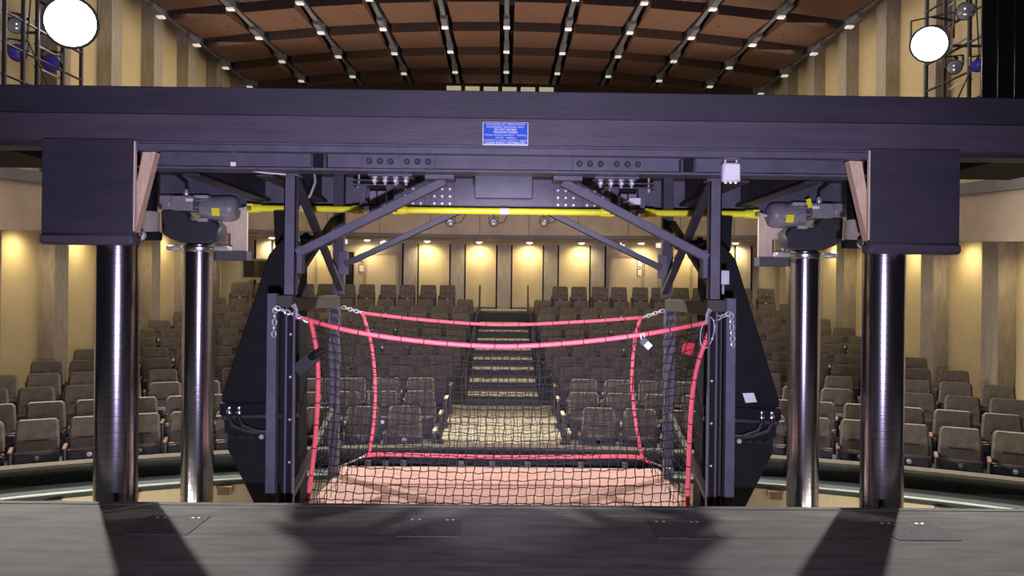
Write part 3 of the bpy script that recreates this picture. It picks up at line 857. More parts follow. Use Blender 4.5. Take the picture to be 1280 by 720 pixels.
# ------------------------------------------------------------------ gear motors on the rear columns
def gear_motor(s):
    def P(px, py, Y=8.3):
        p = at(px, py, Y); return Vector((p.x if s < 0 else -p.x, p.y, p.z))
    c = P(277, 261)
    t = thing('gear_motor', (s * 3.31, 8.4, 2.05), 'grey electric gear motor above the rear %s lift column' % side(s), 'motor', 'gear motors')
    # housing over the column, with the cut-away under the motor
    pts = [(206, 264), (222, 263), (236, 266), (240, 274), (246, 277), (250, 276), (254, 273), (270, 276), (278, 285), (276, 300), (262, 304), (230, 304), (216, 298), (207, 292)]
    q = [P(*a) for a in pts]
    m = MB(); m.prism([(v.x, v.z) for v in q], 8.2, 8.45); m.build('gear_housing', M['steel_dark'], t, 0.012)
    a = P(205, 263); b = P(221, 246)
    m = MB(); m.box(min(a.x, b.x), max(a.x, b.x), 8.16, 8.42, a.z, b.z); ec = m.build('brake_box', M['motor'], t, 0.006)
    a = P(212, 255, 8.16); m = MB(); m.lathe([(0.02, 0), (0.02, -0.012)], (a.x, 8.16, a.z), 'Y', 10); m.build('screw', M['zinc'], ec)
    a = P(223, 265); b = P(250, 247)
    m = MB(); m.box(min(a.x, b.x), max(a.x, b.x), 8.10, 8.40, a.z, b.z); tb = m.build('terminal_box', M['motor'], t, 0.012)
    a = P(232, 251.5, 8.09); b = P(241, 248, 8.09); m = MB(); m.box(min(a.x, b.x), max(a.x, b.x), 8.094, 8.104, a.z, b.z); m.build('plate', M['white'], tb)
    a = P(233, 246, 8.2); m = MB(); m.lathe([(0.02, 0), (0.028, 0.02), (0.028, 0.05), (0.018, 0.08)], (a.x, 8.2, a.z), 'Z', 12); m.build('cable_gland', M['zinc'], tb)
    # motor drum along X
    x0, x1 = P(252, 261).x, P(298, 261).x
    L = x1 - x0
    prof = [(0.10, 0.0), (0.128, 0.02 * L / abs(L)), (0.132, 0.1 * L), (0.135, 0.62 * L), (0.138, 0.66 * L), (0.136, 0.86 * L), (0.115, 0.96 * L), (0.08, L)]
    m = MB(); m.lathe(prof, (x0, c.y, c.z), 'X', 40); mo = m.build('motor_drum', M['motor'], t)
    m = MB(); m.lathe([(0.1385, 0.63 * L), (0.141, 0.645 * L), (0.1385, 0.66 * L)], (x0, c.y, c.z), 'X', 40)
    for k in range(10):
        an = 2 * PI * k / 10
        m.bar((x0 - 0.02 * s * -1, c.y + 0.12 * math.cos(an), c.z + 0.12 * math.sin(an)), (x0 + 0.25 * L, c.y + 0.138 * math.cos(an), c.z + 0.138 * math.sin(an)), 0.016, 0.016)
    m.build('cooling_rib', M['motor'], mo)
    m = MB(); fx = (x0, x0 + 0.28 * L); m.box(min(fx), max(fx), c.y - 0.12, c.y + 0.12, c.z - 0.15, c.z - 0.11); m.box(min(fx) - 0.05, max(fx), c.y - 0.11, c.y + 0.11, c.z + 0.10, c.z + 0.135); m.build('flange', M['zinc'], t, 0.006)
    lx = P(275, 265).x
    m = MB(); 
    vs = []
    for xx in (lx - 0.042, lx + 0.042):
        for k in range(5):
            an = math.radians(182 + k * 9); vs.append((xx, c.y + 0.1375 * math.cos(an), c.z + 0.1375 * math.sin(an) + 0.0))
    m.add(vs, [(k, k + 1, k + 6, k + 5) for k in range(4)], True); lb = m.build('warning_label', M['label_yellow'], mo); lb['label'] = 'yellow warning label'
    m = MB(); m.cyl((x1 - 0.01 * s, c.y, c.z), (x1 - s * 0.05, c.y, c.z), 0.018, 10); m.build('drive_stub', M['zinc'], t)
    m = MB(); a = P(233, 240, 8.2); m.tube([(a.x, 8.2, a.z), (a.x + s * 0.01, 8.22, a.z + 0.10), (a.x + s * 0.16, 8.24, a.z + 0.22), (a.x + s * 0.3, 8.25, a.z + 0.4)], 0.016, 8); m.build('motor_cable', M['rubber'], t)
    if s > 0:
        m = MB(); a = P(240, 250, 8.12); m.bar((a.x - 0.03, 8.12, a.z + 0.0), (a.x - 0.065, 8.1, a.z + 0.09), 0.05, 0.006, (0, 1, 0)); m.build('hang_tag', M['label_yellow'], t)
for s in (-1, 1):
    gear_motor(s)

# ------------------------------------------------------------------ yellow drive shafts and the gearboxes between them
SZ = 2.403; SY = 8.05
def fork(m, x, d):
    """A yellow universal-joint fork whose open end faces d."""
    m.lathe([(0.030, -0.09 * d), (0.044, -0.07 * d), (0.046, -0.02 * d), (0.046, 0.02 * d)], (x, SY, SZ), 'X', 16)
    m.box(min(x, x + 0.07 * d), max(x, x + 0.07 * d), SY - 0.04, SY + 0.04, SZ + 0.022, SZ + 0.046)
    m.box(min(x, x + 0.07 * d), max(x, x + 0.07 * d), SY - 0.04, SY + 0.04, SZ - 0.046, SZ - 0.022)
def shaft(x0, x1, label):
    t = thing('drive_shaft', ((x0 + x1) / 2, SY, SZ), label, 'drive shaft', 'yellow drive shafts')
    m = MB(); m.cyl((x0 + 0.1, SY, SZ), (x1 - 0.1, SY, SZ), 0.034, 20); m.build('tube', M['yellow'], t)
    for x, d in ((x0, -1), (x1, 1)):
        m = MB(); fork(m, x + 0.07 * -d, d); j = m.build('universal_joint', M['yellow'], t, 0.006)
        m = MB(); m.cyl((x + 0.0 * d, SY - 0.05, SZ), (x + 0.0 * d, SY + 0.05, SZ), 0.016, 10); m.cyl((x - 0.02 * d, SY, SZ), (x + 0.06 * d, SY, SZ), 0.014, 10); m.build('cross_pin', M['zinc'], j)
    return t
SH = shaft(-1.16, 1.16, 'long yellow drive shaft across the middle behind the braces')
m = MB(); m.cyl((-0.035, SY, SZ), (0.05, SY, SZ), 0.0365, 20); m.build('centre_band', M['white'], SH)
for s in (-1, 1):
    a, b = sorted((s * 2.68, s * 1.44))
    SH = shaft(a, b, 'short yellow drive shaft from the %s gear motor to the bracketed gearbox' % side(s))
    m = MB(); m.cyl((s * 2.41, SY, SZ), (s * 2.44, SY, SZ), 0.03, 16); m.cyl((s * 2.02, SY, SZ), (s * 2.06, SY, SZ), 0.0365, 16); m.build('coupling_band', M['steel_dark'], SH)
    t = thing('gearbox', (s * 1.3, SY, 2.42), 'bracketed steel gearbox between two yellow shafts, %s of the long shaft' % side(s), 'gearbox', 'shaft gearboxes')
    m = MB(); m.box(s * 1.3 - 0.26, s * 1.3 + 0.26, SY - 0.14, SY + 0.1, 2.685, 2.70); m.box(s * 1.3 - 0.26, s * 1.3 + 0.26, SY - 0.14, SY + 0.1, 2.64, 2.655); m.build('mounting_plate', M['steel'], t, 0.003)
    m = MB()
    for q in (-0.2, 0.2):
        m.cyl((s * 1.3 + q, SY - 0.1, 2.60), (s * 1.3 + q, SY - 0.1, 2.80), 0.012, 8); m.lathe([(0.022, 0), (0.022, 0.02)], (s * 1.3 + q, SY - 0.1, 2.615), 'Z', 6)
    m.build('hanger_bolt', M['zinc'], t)
    m = MB()
    for q in (-0.16, 0.13):
        m.prism([(s * 1.3 + q - 0.025, 2.43), (s * 1.3 + q + 0.025, 2.43), (s * 1.3 + q + 0.045, 2.64), (s * 1.3 + q - 0.045, 2.64)], SY - 0.12, SY - 0.09)
    m.box(s * 1.3 - 0.2, s * 1.3 + 0.16, SY - 0.12, SY + 0.08, 2.425, 2.437); m.build('bracket_leg', M['steel'], t)
    m = MB(); m.box(s * 1.3 - 0.09, s * 1.3 - 0.02, SY - 0.1, SY + 0.07, 2.437, 2.59); m.box(s * 1.3 - 0.01, s * 1.3 + 0.08, SY - 0.1, SY + 0.07, 2.437, 2.59); m.build('gear_case', M['motor'], t, 0.006)
    m = MB(); m.cyl((s * 1.3 - 0.14, SY, SZ), (s * 1.3 + 0.14, SY, SZ), 0.013, 10); m.lathe([(0.05, -0.1), (0.05, 0.1)], (s * 1.3, SY, SZ), 'X', 16); m.build('bearing', M['steel_dark'], t)
    if s > 0:
        p = at(793, 252, 7.9)
        m = MB(); m.box(p.x - 0.06, p.x + 0.06, 7.86, 7.93, p.z - 0.035, p.z + 0.035); m.cyl((p.x - 0.11, 7.9, p.z), (p.x - 0.06, 7.9, p.z), 0.016, 10); k = m.build('limit_switch', M['white'], t, 0.006); k['label'] = 'white limit switch box'
        p = at(792, 264.5, 7.92); m = MB(); m.box(p.x - 0.03, p.x + 0.03, 7.915, 7.93, p.z - 0.015, p.z + 0.015); m.build('label_plate', M['white'], t)
    else:
        p = at(458.5, 258, 8.0); m = MB(); m.lathe([(0.02, -0.04), (0.028, -0.03), (0.028, 0.03), (0.012, 0.05)], (p.x, 7.97, p.z), 'Z', 12); k = m.build('grease_cup', M['white'], t)

# white junction box and cables on the front beam
p = at(914, 215.5, 6.05)
t = thing('junction_box', (p.x, 6.08, p.z), 'white square junction box on the front beam beside the right post', 'junction box')
m = MB(); m.box(p.x - 0.07, p.x + 0.07, 6.03, 6.10, p.z - 0.075, p.z + 0.075); jb = m.build('box', M['white'], t, 0.01)
m = MB(); m.box(p.x - 0.062, p.x + 0.062, 6.02, 6.035, p.z - 0.067, p.z + 0.067); m.build('lid', M['white'], jb, 0.006)
m = MB()
for q in (-0.04, 0, 0.04):
    m.lathe([(0.012, -0.09), (0.016, -0.075)], (p.x + q, 6.06, p.z), 'Z', 8)
m.lathe([(0.012, 0.075), (0.012, 0.1)], (p.x - 0.045, 6.06, p.z), 'Z', 8); m.lathe([(0.012, 0.075), (0.012, 0.1)], (p.x + 0.045, 6.06, p.z), 'Z', 8); m.build('cable_gland', M['zinc'], t)
m = MB(); m.tube([at(284, 195, 6.2), at(288, 203, 6.2), at(294, 208, 6.2), at(305, 212, 6.2), at(330, 216, 6.22), at(357, 218, 6.28)], 0.006, 8)
c_ = tag(m.build('white_cable', M['paper']), 'thin pale cable looping from the beam to the left front post', 'cable')
a = at(293, 208, 6.19); m = MB(); m.box(a.x - 0.02, a.x + 0.02, 6.16, 6.2, a.z - 0.03, a.z + 0.03); m.build('cable_clip', M['white'], c_)
m = MB(); m.tube([at(393, 216, 6.7), at(394, 228, 6.7), at(388, 244, 6.7), at(376, 258, 6.7), at(371, 275, 6.7), at(373, 298, 6.7), at(378, 320, 6.7), at(374, 345, 6.7), at(368, 372, 6.7)], 0.012, 8)
tag(m.build('grey_cable', M['motor']), 'grey cable curling down beside the left front post', 'cable')
p = at(905, 347, 6.4)
m = MB(); m.box(p.x - 0.035, p.x + 0.035, 6.36, 6.42, p.z - 0.06, p.z + 0.06); m.cyl((p.x - 0.01, 6.39, p.z - 0.14), (p.x - 0.01, 6.39, p.z - 0.06), 0.012, 8)
tag(m.build('switch_box', M['zinc'], None, 0.006), 'small grey switch box on the outer side of the right front post', 'switch box')
p = at(368, 354, 6.42)
m = MB(); m.cyl((p.x, 6.42, p.z - 0.03), (p.x, 6.42, p.z + 0.08), 0.014, 10); m.lathe([(0.022, -0.05), (0.022, -0.02)], (p.x, 6.42, p.z), 'Z', 10); m.lathe([(0.022, 0.02), (0.022, 0.05)], (p.x, 6.42, p.z), 'Z', 10)
tag(m.build('hose_fitting', M['bright_steel']), 'small bright hose fitting hanging beside the left front post', 'hose fitting')

# ------------------------------------------------------------------ lower lift deck with its corner posts
LD = thing('lift_deck', (0, 7.5, -0.52), 'pink plywood lower lift deck between tall dark corner posts', 'lift deck')
m = MB(); m.box(-1.78, 1.78, 5.75, 8.65, -0.47, -0.42); m.build('deck_board', M['deckwood'], LD, 0.004)['label'] = 'pinkish bare plywood deck'
m = MB(); m.box(-1.84, 1.84, 5.75, 8.62, -0.64, -0.47); m.build('deck_frame', M['steel_dark'], LD)
for x in (-1.5, -1.3, -1.1, -0.45, -0.1, 0.3, 0.9, 1.4):
    m = MB(); m.box(x - 0.03, x + 0.03, 8.64, 8.70, -0.46, -0.36); m.build('edge_stop', M['steel_dark'], LD)
for s in (-1, 1):
    m = MB(); m.box(s * 1.885 - 0.04, s * 1.885 + 0.04, 6.30, 6.38, -2.6, 1.535); m.build('outer_post', M['steel'], LD, 0.004)
    m = MB(); m.box(s * 1.76 - 0.045, s * 1.76 + 0.045, 6.33, 6.42, -2.6, 1.42); ch = m.build('guide_rail', M['black'], LD)
    m = MB()
    for q in (-0.0, 0.062):
        m.box(s * (1.735 - q + 0.03) - 0.007, s * (1.735 - q + 0.03) + 0.007, 6.30, 6.335, -2.6, 1.42)
    m.build('rail_edge', M['steel'], ch)
    for i in range(9):
        m = MB(); m.lathe([(0.010, 0), (0.010, -0.01)], (s * 1.735, 6.33, 1.2 - i * 0.35), 'Y', 8); m.build('rail_bolt', M['zinc'], ch)
    m = MB(); m.box(min(s * 1.73, s * 1.83), max(s * 1.73, s * 1.83), 6.38, 8.18, 1.385, 1.50); m.box(s * 1.80 - 0.11, s * 1.80 + 0.08, 6.32, 6.42, 1.42, 1.52); m.build('side_rail', M['steel_lit_brown'], LD, 0.004)
    m = MB(); m.box(s * 1.785 - 0.05, s * 1.785 + 0.05, 8.16, 8.27, -2.6, 1.39); m.build('rear_post', M['steel'], LD, 0.004)
    m = MB(); m.box(s * 1.80 - 0.01, s * 1.80 + 0.05, 6.44, 6.50, -2.6, 1.38); m.build('cable_duct', M['steel_lit_brown'], LD)
    m = MB(); m.bar((s * 1.78, 6.5, -0.2), (s * 1.78, 8.15, 0.30), 0.05, 0.05); m.build('deck_brace', M['steel_lit_brown'], LD)
    m = MB(); p = at(366, 385, 6.3); m.tube([(s * 1.70, 6.29, 1.42), (s * 1.71, 6.27, 1.44), (s * 1.69, 6.26, 1.45), (s * 1.675, 6.27, 1.40), (s * 1.675, 6.28, 1.33)], 0.012, 8); m.build('hook', M['zinc'], LD)

# ------------------------------------------------------------------ black hinged arm covers either side
def arm_cover(s):
    Y = 7.15
    def P(px, py):
        p = at(px, py, Y); return (p.x if s < 0 else -p.x, p.z)
    t = thing('hinged_arm', (s * 2.3, Y, -2.6), 'tall black angular hinged arm %s of the net, with two hoses%s' % (side(s), '' if s < 0 else ' and a white sticker'), 'hinged arm', 'hinged arms of the lift')
    m = MB(); m.prism([P(352, 299), P(336, 318), P(277, 494), P(277, 505), P(374, 505), P(374, 299)], Y, Y + 0.3); m.build('upper_cover', M['black'], t, 0.012)
    m = MB(); m.prism([P(283, 540), P(283, 562), P(318, 634), P(330, 760), P(374, 760), P(374, 540)], Y + 0.02, Y + 0.3); lo = m.build('lower_cover', M['black'], t, 0.012)
    m = MB(); m.prism([P(275, 503), P(275, 520), P(281, 526), P(281, 541), P(374, 541), P(374, 503)], Y - 0.02, Y + 0.28); hb = m.build('hinge_block', M['black'], t, 0.01)
    a, b = P(277, 521), P(374, 518)
    m = MB(); m.cyl((a[0], Y - 0.035, a[1]), (b[0], Y - 0.035, b[1]), 0.022, 12); m.lathe([(0.04, 0), (0.04, 0.03)], (a[0], Y - 0.035, a[1] - 0.015), 'Z', 12); m.build('hinge_pin', M['steel_dark'], hb)
    for px in (290, 302, 314, 326):
        q = P(px, 547); m = MB(); m.box(q[0] - 0.026, q[0] + 0.026, Y + 0.008, Y + 0.03, q[1] - 0.012, q[1] + 0.012); m.build('slot', M['gap'], lo)
    for k, px in enumerate((289.5, 302)):
        q = P(px, 513); r_ = P(px + 6, 530); u = P(px + 24, 537); v = P(347, 541 + k * -3)
        m = MB(); m.tube([(q[0], Y - 0.06, q[1]), (q[0], Y - 0.085, q[1] - 0.05), (r_[0], Y - 0.085, r_[1]), (u[0], Y - 0.08, u[1]), (v[0], Y - 0.04, v[1])], 0.02, 10); h_ = m.build('hydraulic_hose', M['rubber'], t)
        m = MB(); m.lathe([(0.018, -0.03), (0.028, -0.02), (0.028, 0.01), (0.02, 0.02), (0.02, 0.045)], (q[0], Y - 0.06, q[1]), 'Z', 10); m.box(q[0] - 0.015, q[0] + 0.015, Y - 0.06, Y, q[1] + 0.02, q[1] + 0.045); m.build('hose_fitting', M['bright_steel'], h_)
    q = P(327, 546); m = MB(); m.lathe([(0.022, 0), (0.022, -0.03)], (q[0], Y + 0.02, q[1]), 'Y', 10); m.build('bolt', M['zinc'], lo)
    if s > 0:
        a = [at(928, 491.5, Y), at(942, 491, Y), at(946, 502.5, Y), at(932, 503.5, Y)]
        m = MB(); vs = [(p.x, Y - 0.004, p.z) for p in a] + [(p.x, Y + 0.003, p.z) for p in a]
        m.add(vs, [(0, 1, 2, 3), (7, 6, 5, 4), (0, 4, 5, 1), (1, 5, 6, 2), (2, 6, 7, 3), (3, 7, 4, 0)]); k = m.build('sticker', M['white'], t); k['label'] = 'white sticker'
    for z_, r_ in ((1.62, 0.05), (0.75, 0.04)):
        q = P(336 - (1.9 - z_) * 20, 330); m = MB(); xx = s * (2.02 + (1.95 - z_) * 0.36)
        m.lathe([(r_, -0.02), (r_, 0.03), (r_ * 0.6, 0.05)], (xx + s * 0.04, Y + 0.1, z_), 'Y', 12); m.build('side_lug', M['black'], t)
for s in (-1, 1):
    arm_cover(s)

# ------------------------------------------------------------------ red-edged safety net
NET = thing('safety_net', (0, 6.4, -0.42), 'black box-shaped safety net with red webbing edges hung between the posts', 'safety net')
def lerp(a, b, t): return a + (b - a) * t
def curve_pts(pts, n):
    """Smooth curve through points, n samples."""
    P = [Vector(p) for p in pts]
    out = []
    k = len(P) - 1
    for i in range(n + 1):
        u = i / n * k
        j = min(int(u), k - 1); t = u - j
        p0 = P[max(j - 1, 0)]; p1 = P[j]; p2 = P[j + 1]; p3 = P[min(j + 2, k)]
        out.append(0.5 * ((2 * p1) + (p2 - p0) * t + (2 * p0 - 5 * p1 + 4 * p2 - p3) * t * t + (3 * p1 - p0 - 3 * p2 + p3) * t ** 3))
    return out
YF, YR = 6.36, 8.08
f_top = curve_pts([at(372, 396, YF), at(440, 414, YF), at(530, 427, YF), at(628, 433, YF), at(720, 428, YF), at(810, 417, YF), at(889, 402, YF)], 60)
f_left = curve_pts([at(388, 400, YF), at(396, 440, YF), at(397.5, 480, YF), at(394, 550, YF), at(384, 632, YF), at(381, 656, YF)], 40)
f_right = curve_pts([at(892, 402, YF), at(877, 440, YF), at(868, 475, YF), at(863, 530, YF), at(859, 632, YF), at(858, 656, YF)], 40)
r_top = curve_pts([at(452, 391, YR), at(530, 400, YR), at(628, 406, YR), at(730, 402, YR), at(804, 397, YR)], 40)
r_left = curve_pts([at(453, 391, YR), at(464, 430, YR), at(469, 480, YR), at(467, 530, YR), at(461, 568, YR)], 30)
r_right = curve_pts([at(801, 396, YR), at(793, 430, YR), at(790, 480, YR), at(795, 530, YR), at(803, 574, YR)], 30)
r_bot = curve_pts([at(456, 570, YR), at(480, 568, YR), at(560, 570, YR), at(628, 571.5, YR), at(720, 571, YR), at(790, 571, YR), at(812, 577, YR)], 40)
def webbing(name, pts, r, lab=None):
    m = MB(); m.tube(pts, r, 10); o = m.build(name, M['red'], NET)
    acc = 0
    for i in range(1, len(pts) - 1):
        acc += (pts[i] - pts[i - 1]).length
        if acc > 0.155:
            acc = 0
            d = (pts[i + 1] - pts[i - 1]).normalized()
            m = MB(); m.tube([pts[i] - d * 0.004, pts[i] + d * 0.004], r + 0.002, 8); m.build('lashing', M['net'], o)
    return o
webbing('front_top_webbing', f_top, 0.020); webbing('front_side_webbing', f_left, 0.020); webbing('front_side_webbing', f_right, 0.020)
webbing('rear_top_webbing', r_top, 0.017); webbing('rear_side_webbing', r_left, 0.017); webbing('rear_side_webbing', r_right, 0.017); webbing('rear_bottom_webbing', r_bot, 0.02)
def at_z(pts, z):
    for a, b in zip(pts, pts[1:]):
        if (a.z - z) * (b.z - z) <= 0 and abs(a.z - b.z) > 1e-9:
            return a.lerp(b, (a.z - z) / (a.z - b.z))
    return pts[-1] if z < pts[-1].z else pts[0]
def top_z(pts, x):
    for a, b in zip(pts, pts[1:]):
        if (a.x - x) * (b.x - x) <= 0:
            return lerp(a.z, b.z, (a.x - x) / (a.x - b.x) if a.x != b.x else 0)
    return pts[0].z if abs(x - pts[0].x) < abs(x - pts[-1].x) else pts[-1].z
def netting(name, left, right, top, zb, cols, rows, r, jit, bow=0.0, bottom=None):
    def node(u, v):
        x_guess = lerp(left[0].x, right[0].x, u)
        zt = top_z(top, x_guess) if top else lerp(left[0].z, right[0].z, u)
        zbb = zb if bottom is None else lerp(left[-1].z, right[-1].z, u)
        z = lerp(zt, zbb, v)
        L_ = at_z(left, lerp(left[0].z, zbb, v)); R_ = at_z(right, lerp(right[0].z, zbb, v))
        p = L_.lerp(R_, u)
        sag = bow * math.sin(PI * u)
        return Vector((p.x, p.y + sag * math.sin(PI * v), z))
    N = {}
    rnd = random.Random(len(name))
    for i in range(cols + 1):
        for j in range(rows + 1):
            p = node(i / cols, j / rows)
            if 0 < i < cols and 0 < j < rows:
                p = p + Vector((rnd.uniform(-jit, jit), rnd.uniform(-jit, jit), rnd.uniform(-jit, jit)))
            N[i, j] = p
    m = MB()
    for i in range(1, cols):
        pts = []
        for j in range(rows + 1):
            pts.append(N[i, j])
            if j < rows:
                q = N[i, j].lerp(N[i, j + 1], 0.5); sgn = 1 if (i + j) % 2 else -1
                pts.append(q + Vector((sgn * jit * 0.8, 0, 0)))
        m.tube(pts, r, 4, cap=False)
    for j in range(1, rows):
        pts = []
        for i in range(cols + 1):
            pts.append(N[i, j])
            if i < cols:
                q = N[i, j].lerp(N[i + 1, j], 0.5); sgn = 1 if (i + j) % 2 else -1
                pts.append(q + Vector((0, 0, sgn * jit * 0.8 - jit * 0.7)))
        m.tube(pts, r, 4, cap=False)
    return m.build(name, M['net'], NET)
netting('front_netting', f_left, f_right, f_top, f_left[-1].z, 42, 23, 0.004, 0.006, -0.05)
netting('rear_netting', r_left, r_right, r_top, 0, 42, 20, 0.003, 0.006, 0.06, True)
netting('side_netting', r_left, f_left, None, 0, 12, 20, 0.003, 0.006, 0.0, True)
netting('side_netting', f_right, r_right, None, 0, 12, 20, 0.003, 0.006, 0.0, True)
# pouch, tags and wire loop tied on the net
a = at(370, 465, YF - 0.03); b = at(396, 442, YF - 0.03)
m = MB(); m.bar(a, b, 0.012, 0.115, (0, 1, 0)) if False else m.bar(a, b, 0.115, 0.014, (0, 1, 0)); pt = m.build('pouch', M['rubber'], NET, 0.005)
a = at(396, 443, YF - 0.05); m = MB(); m.tube([a + Vector((-0.045, 0, -0.02)), a + Vector((0, -0.03, 0.0)), a + Vector((0.045, 0, 0.02)), a + Vector((0.01, 0.06, 0.03))], 0.032, 10, closed=True); m.build('pouch_strap', M['rubber'], pt)
a = at(853, 434, YF); b = at(867, 437, YF)
m = MB(); m.bar(a, b, 0.10, 0.006, (0, 1, 0)); k = m.build('red_tag', M['redtag'], NET); k['label'] = 'red tag hanging on the right edge'
a = at(802, 424, YF - 0.03); b = at(813, 435, YF - 0.03)
m = MB(); m.bar(a, b, 0.065, 0.02, (0, 1, 0)); k = m.build('padlock', M['darkgrey'], NET, 0.006); c = at(810, 431.5, YF - 0.05)
m = MB(); m.bar(a.lerp(b, 0.45) + Vector((0, -0.014, 0)), a.lerp(b, 0.95) + Vector((0, -0.014, 0)), 0.05, 0.006, (0, 1, 0)); m.build('padlock_label', M['white'], k)
m = MB(); m.tube([a + Vector((0, 0, -0.01)), a + Vector((-0.01, 0, 0.035)), a + Vector((0.02, 0, 0.045)), a + Vector((0.025, 0, 0.01))], 0.005, 6); m.build('shackle', M['zinc'], k)
c = at(884, 416, YF - 0.03)
m = MB(); m.tube([c + Vector((0.055 * math.cos(t * PI / 8) + 0.02 * math.sin(t * PI / 8), 0, 0.13 * math.sin(t * PI / 8))) for t in range(16)], 0.0045, 6, closed=True); m.build('wire_loop', M['zinc'], NET)

# chains tying the net to the posts
def links(m, pts, L=0.052, r=0.0065):
    pts = [Vector(p) for p in pts]
    seg = []; 
    tot = sum((b - a).length for a, b in zip(pts, pts[1:]))
    n = max(2, int(tot / (L * 0.78)))
    def P(s_):
        for a, b in zip(pts, pts[1:]):
            l = (b - a).length
            if s_ <= l + 1e-9: return a.lerp(b, s_ / l), (b - a).normalized()
            s_ -= l
        return pts[-1], (pts[-1] - pts[-2]).normalized()
    for i in range(n):
        c, d = P((i + 0.5) * tot / n)
        u = d.cross(Vector((0, 1, 0))).normalized()
        v = d.cross(u)
        e = u if i % 2 == 0 else (v * 0.8 + u * 0.45).normalized()
        ring_ = []
        for t in range(12):
            an = 2 * PI * t / 12
            ring_.append(c + d * (L / 2 * math.cos(an)) + e * (0.017 * math.sin(an)))
        m.tube(ring_, r, 6, closed=True)
for s, pa, pb, pc in ((-1, (344, 384), (386, 401), (342, 421)), (1, (914, 391), (888, 401), (916.5, 434))):
    m = MB(); links(m, [at(*pa, 6.28), at(*pb, YF)]); links(m, [at(*pa, 6.27), at(*pc, 6.27)])
    tag(m.build('chain', M['zinc']), 'silver chain with a hanging tail on the front %s post' % side(s), 'chain', 'net chains')
for s, pa, pb in ((-1, (428, 384), (455, 392)), (1, (830, 388), (804, 397))):
    m = MB(); links(m, [at(*pa, 8.12), at(*pb, YR)], 0.045, 0.006)
    tag(m.build('chain', M['zinc']), 'short silver chain between the rear %s post and the net' % side(s), 'chain', 'net chains')
for s, pa, pb in ((-1, (424, 583), (457, 570)), (1, (838, 586), (812, 577))):
    m = MB(); m.tube([at(*pa, 8.12), at(*pb, YR)], 0.009, 8)
    tag(m.build('tie_rope', M['zinc']), 'grey tie rope at the rear %s lower corner of the net' % side(s), 'rope', 'net tie ropes')

# ------------------------------------------------------------------ small spotlights on the rear fascia
for i, (px, py) in enumerate(((563, 279), (617, 279), (680, 279))):
    p = at(px, py, 22.3)
    t = thing('spotlight', p, 'small black spotlight on the rear fascia, %s of three' % ['leftmost', 'middle', 'rightmost'][i], 'spotlight', 'fascia spotlights')
    yw = arc(23.9, p.x)
    m = MB(); m.lathe([(0.07, 0.2), (0.10, 0.14), (0.11, -0.08), (0.125, -0.1), (0.125, -0.13)], (p.x, p.y, p.z), 'Y', 20); m.build('body', M['lantern'], t)
    m = MB(); m.lathe([(0.10, -0.115), (0.09, -0.14), (0.03, -0.155)], (p.x, p.y, p.z), 'Y', 16); m.build('lens', M['lens'], t)
    m = MB(); m.box(p.x - 0.15, p.x - 0.13, p.y - 0.02, p.y + 0.02, p.z - 0.02, p.z + 0.18); m.box(p.x + 0.13, p.x + 0.15, p.y - 0.02, p.y + 0.02, p.z - 0.02, p.z + 0.18); m.box(p.x - 0.15, p.x + 0.15, p.y - 0.02, p.y + 0.02, p.z + 0.16, p.z + 0.18)
    m.bar((p.x, p.y, p.z + 0.17), (p.x, yw + 0.05, p.z + 0.3), 0.03, 0.03); m.build('yoke', M['lantern'], t)
    m = MB(); m.tube([(p.x + 0.1, p.y + 0.15, p.z), (p.x + 0.3, p.y + 0.2, p.z + 0.05), (p.x + 0.42, yw - 0.02, p.z + 0.3), (p.x + 0.45, yw - 0.02, p.z + 0.8)], 0.012, 6); m.build('flex', M['rubber'], t)

# ------------------------------------------------------------------ lighting ladders on the side walls, with the two bright floodlights
def lantern(c, aim, r, L, label, lensmat, cat='stage lantern', power=0, grp='lanterns on the side ladders'):
    c = Vector(c); d = (Vector(aim) - c).normalized()
    t = thing('stage_lantern', c, label, cat, grp)
    m = MB(); m.tube([c - d * L, c - d * L * 0.8, c - d * L * 0.35, c, c + d * 0.02], [r * 0.55, r * 0.9, r * 0.95, r * 1.08, r * 1.1], 24); m.build('body', M['lantern'], t)
    m = MB(); m.tube([c + d * 0.018, c + d * 0.03, c + d * 0.05], [r * 0.98, r * 0.95, r * 0.5], 24); m.build('lens', lensmat, t)
    sdir = d.cross(Vector((0, 0, 1))).normalized()
    m = MB()
    for q in (-1, 1):
        m.bar(c - d * L * 0.4 + sdir * (q * r * 1.15), c - d * L * 0.4 + sdir * (q * r * 1.15) + Vector((0, 0, r * 1.5)), 0.02, 0.04)
    m.bar(c - d * L * 0.4 - sdir * r * 1.15 + Vector((0, 0, r * 1.5)), c - d * L * 0.4 + sdir * r * 1.15 + Vector((0, 0, r * 1.5)), 0.03, 0.02)
    xs_ = 1 if c.x > 0 else -1
    m.bar(c - d * L * 0.4 + Vector((0, 0, r * 1.5)), (xs_ * 8.0, c.y - d.y * L * 0.4, c.z + r * 1.5), 0.035, 0.035)
    m.build('yoke', M['lantern'], t)
    if power:
        lamp('floodlight_lamp', 'SPOT', c + d * 0.12, power, (1.0, 0.97, 0.92), 0.10, aim, 1.5, 0.25)
    return t
lantern(at(88, 28, 13.5), (0.4, 5.0, 0.4), 0.42, 0.4, 'large dazzling white floodlight on the left ladder, top left corner', M['glow'], 'floodlight', BOOM_POWER, 'floodlights')
lantern(at(1162, 55, 13.5), (-0.4, 5.0, 0.4), 0.30, 0.4, 'large dazzling white floodlight on the right ladder, top right corner', M['glow'], 'floodlight', BOOM_POWER * 0.78, 'floodlights')
lantern(at(22, 66, 12.75), (-3, 4, 1.5), 0.13, 0.35, 'dark stage lantern on the left ladder, outer one below the floodlight', M['bluelens'])
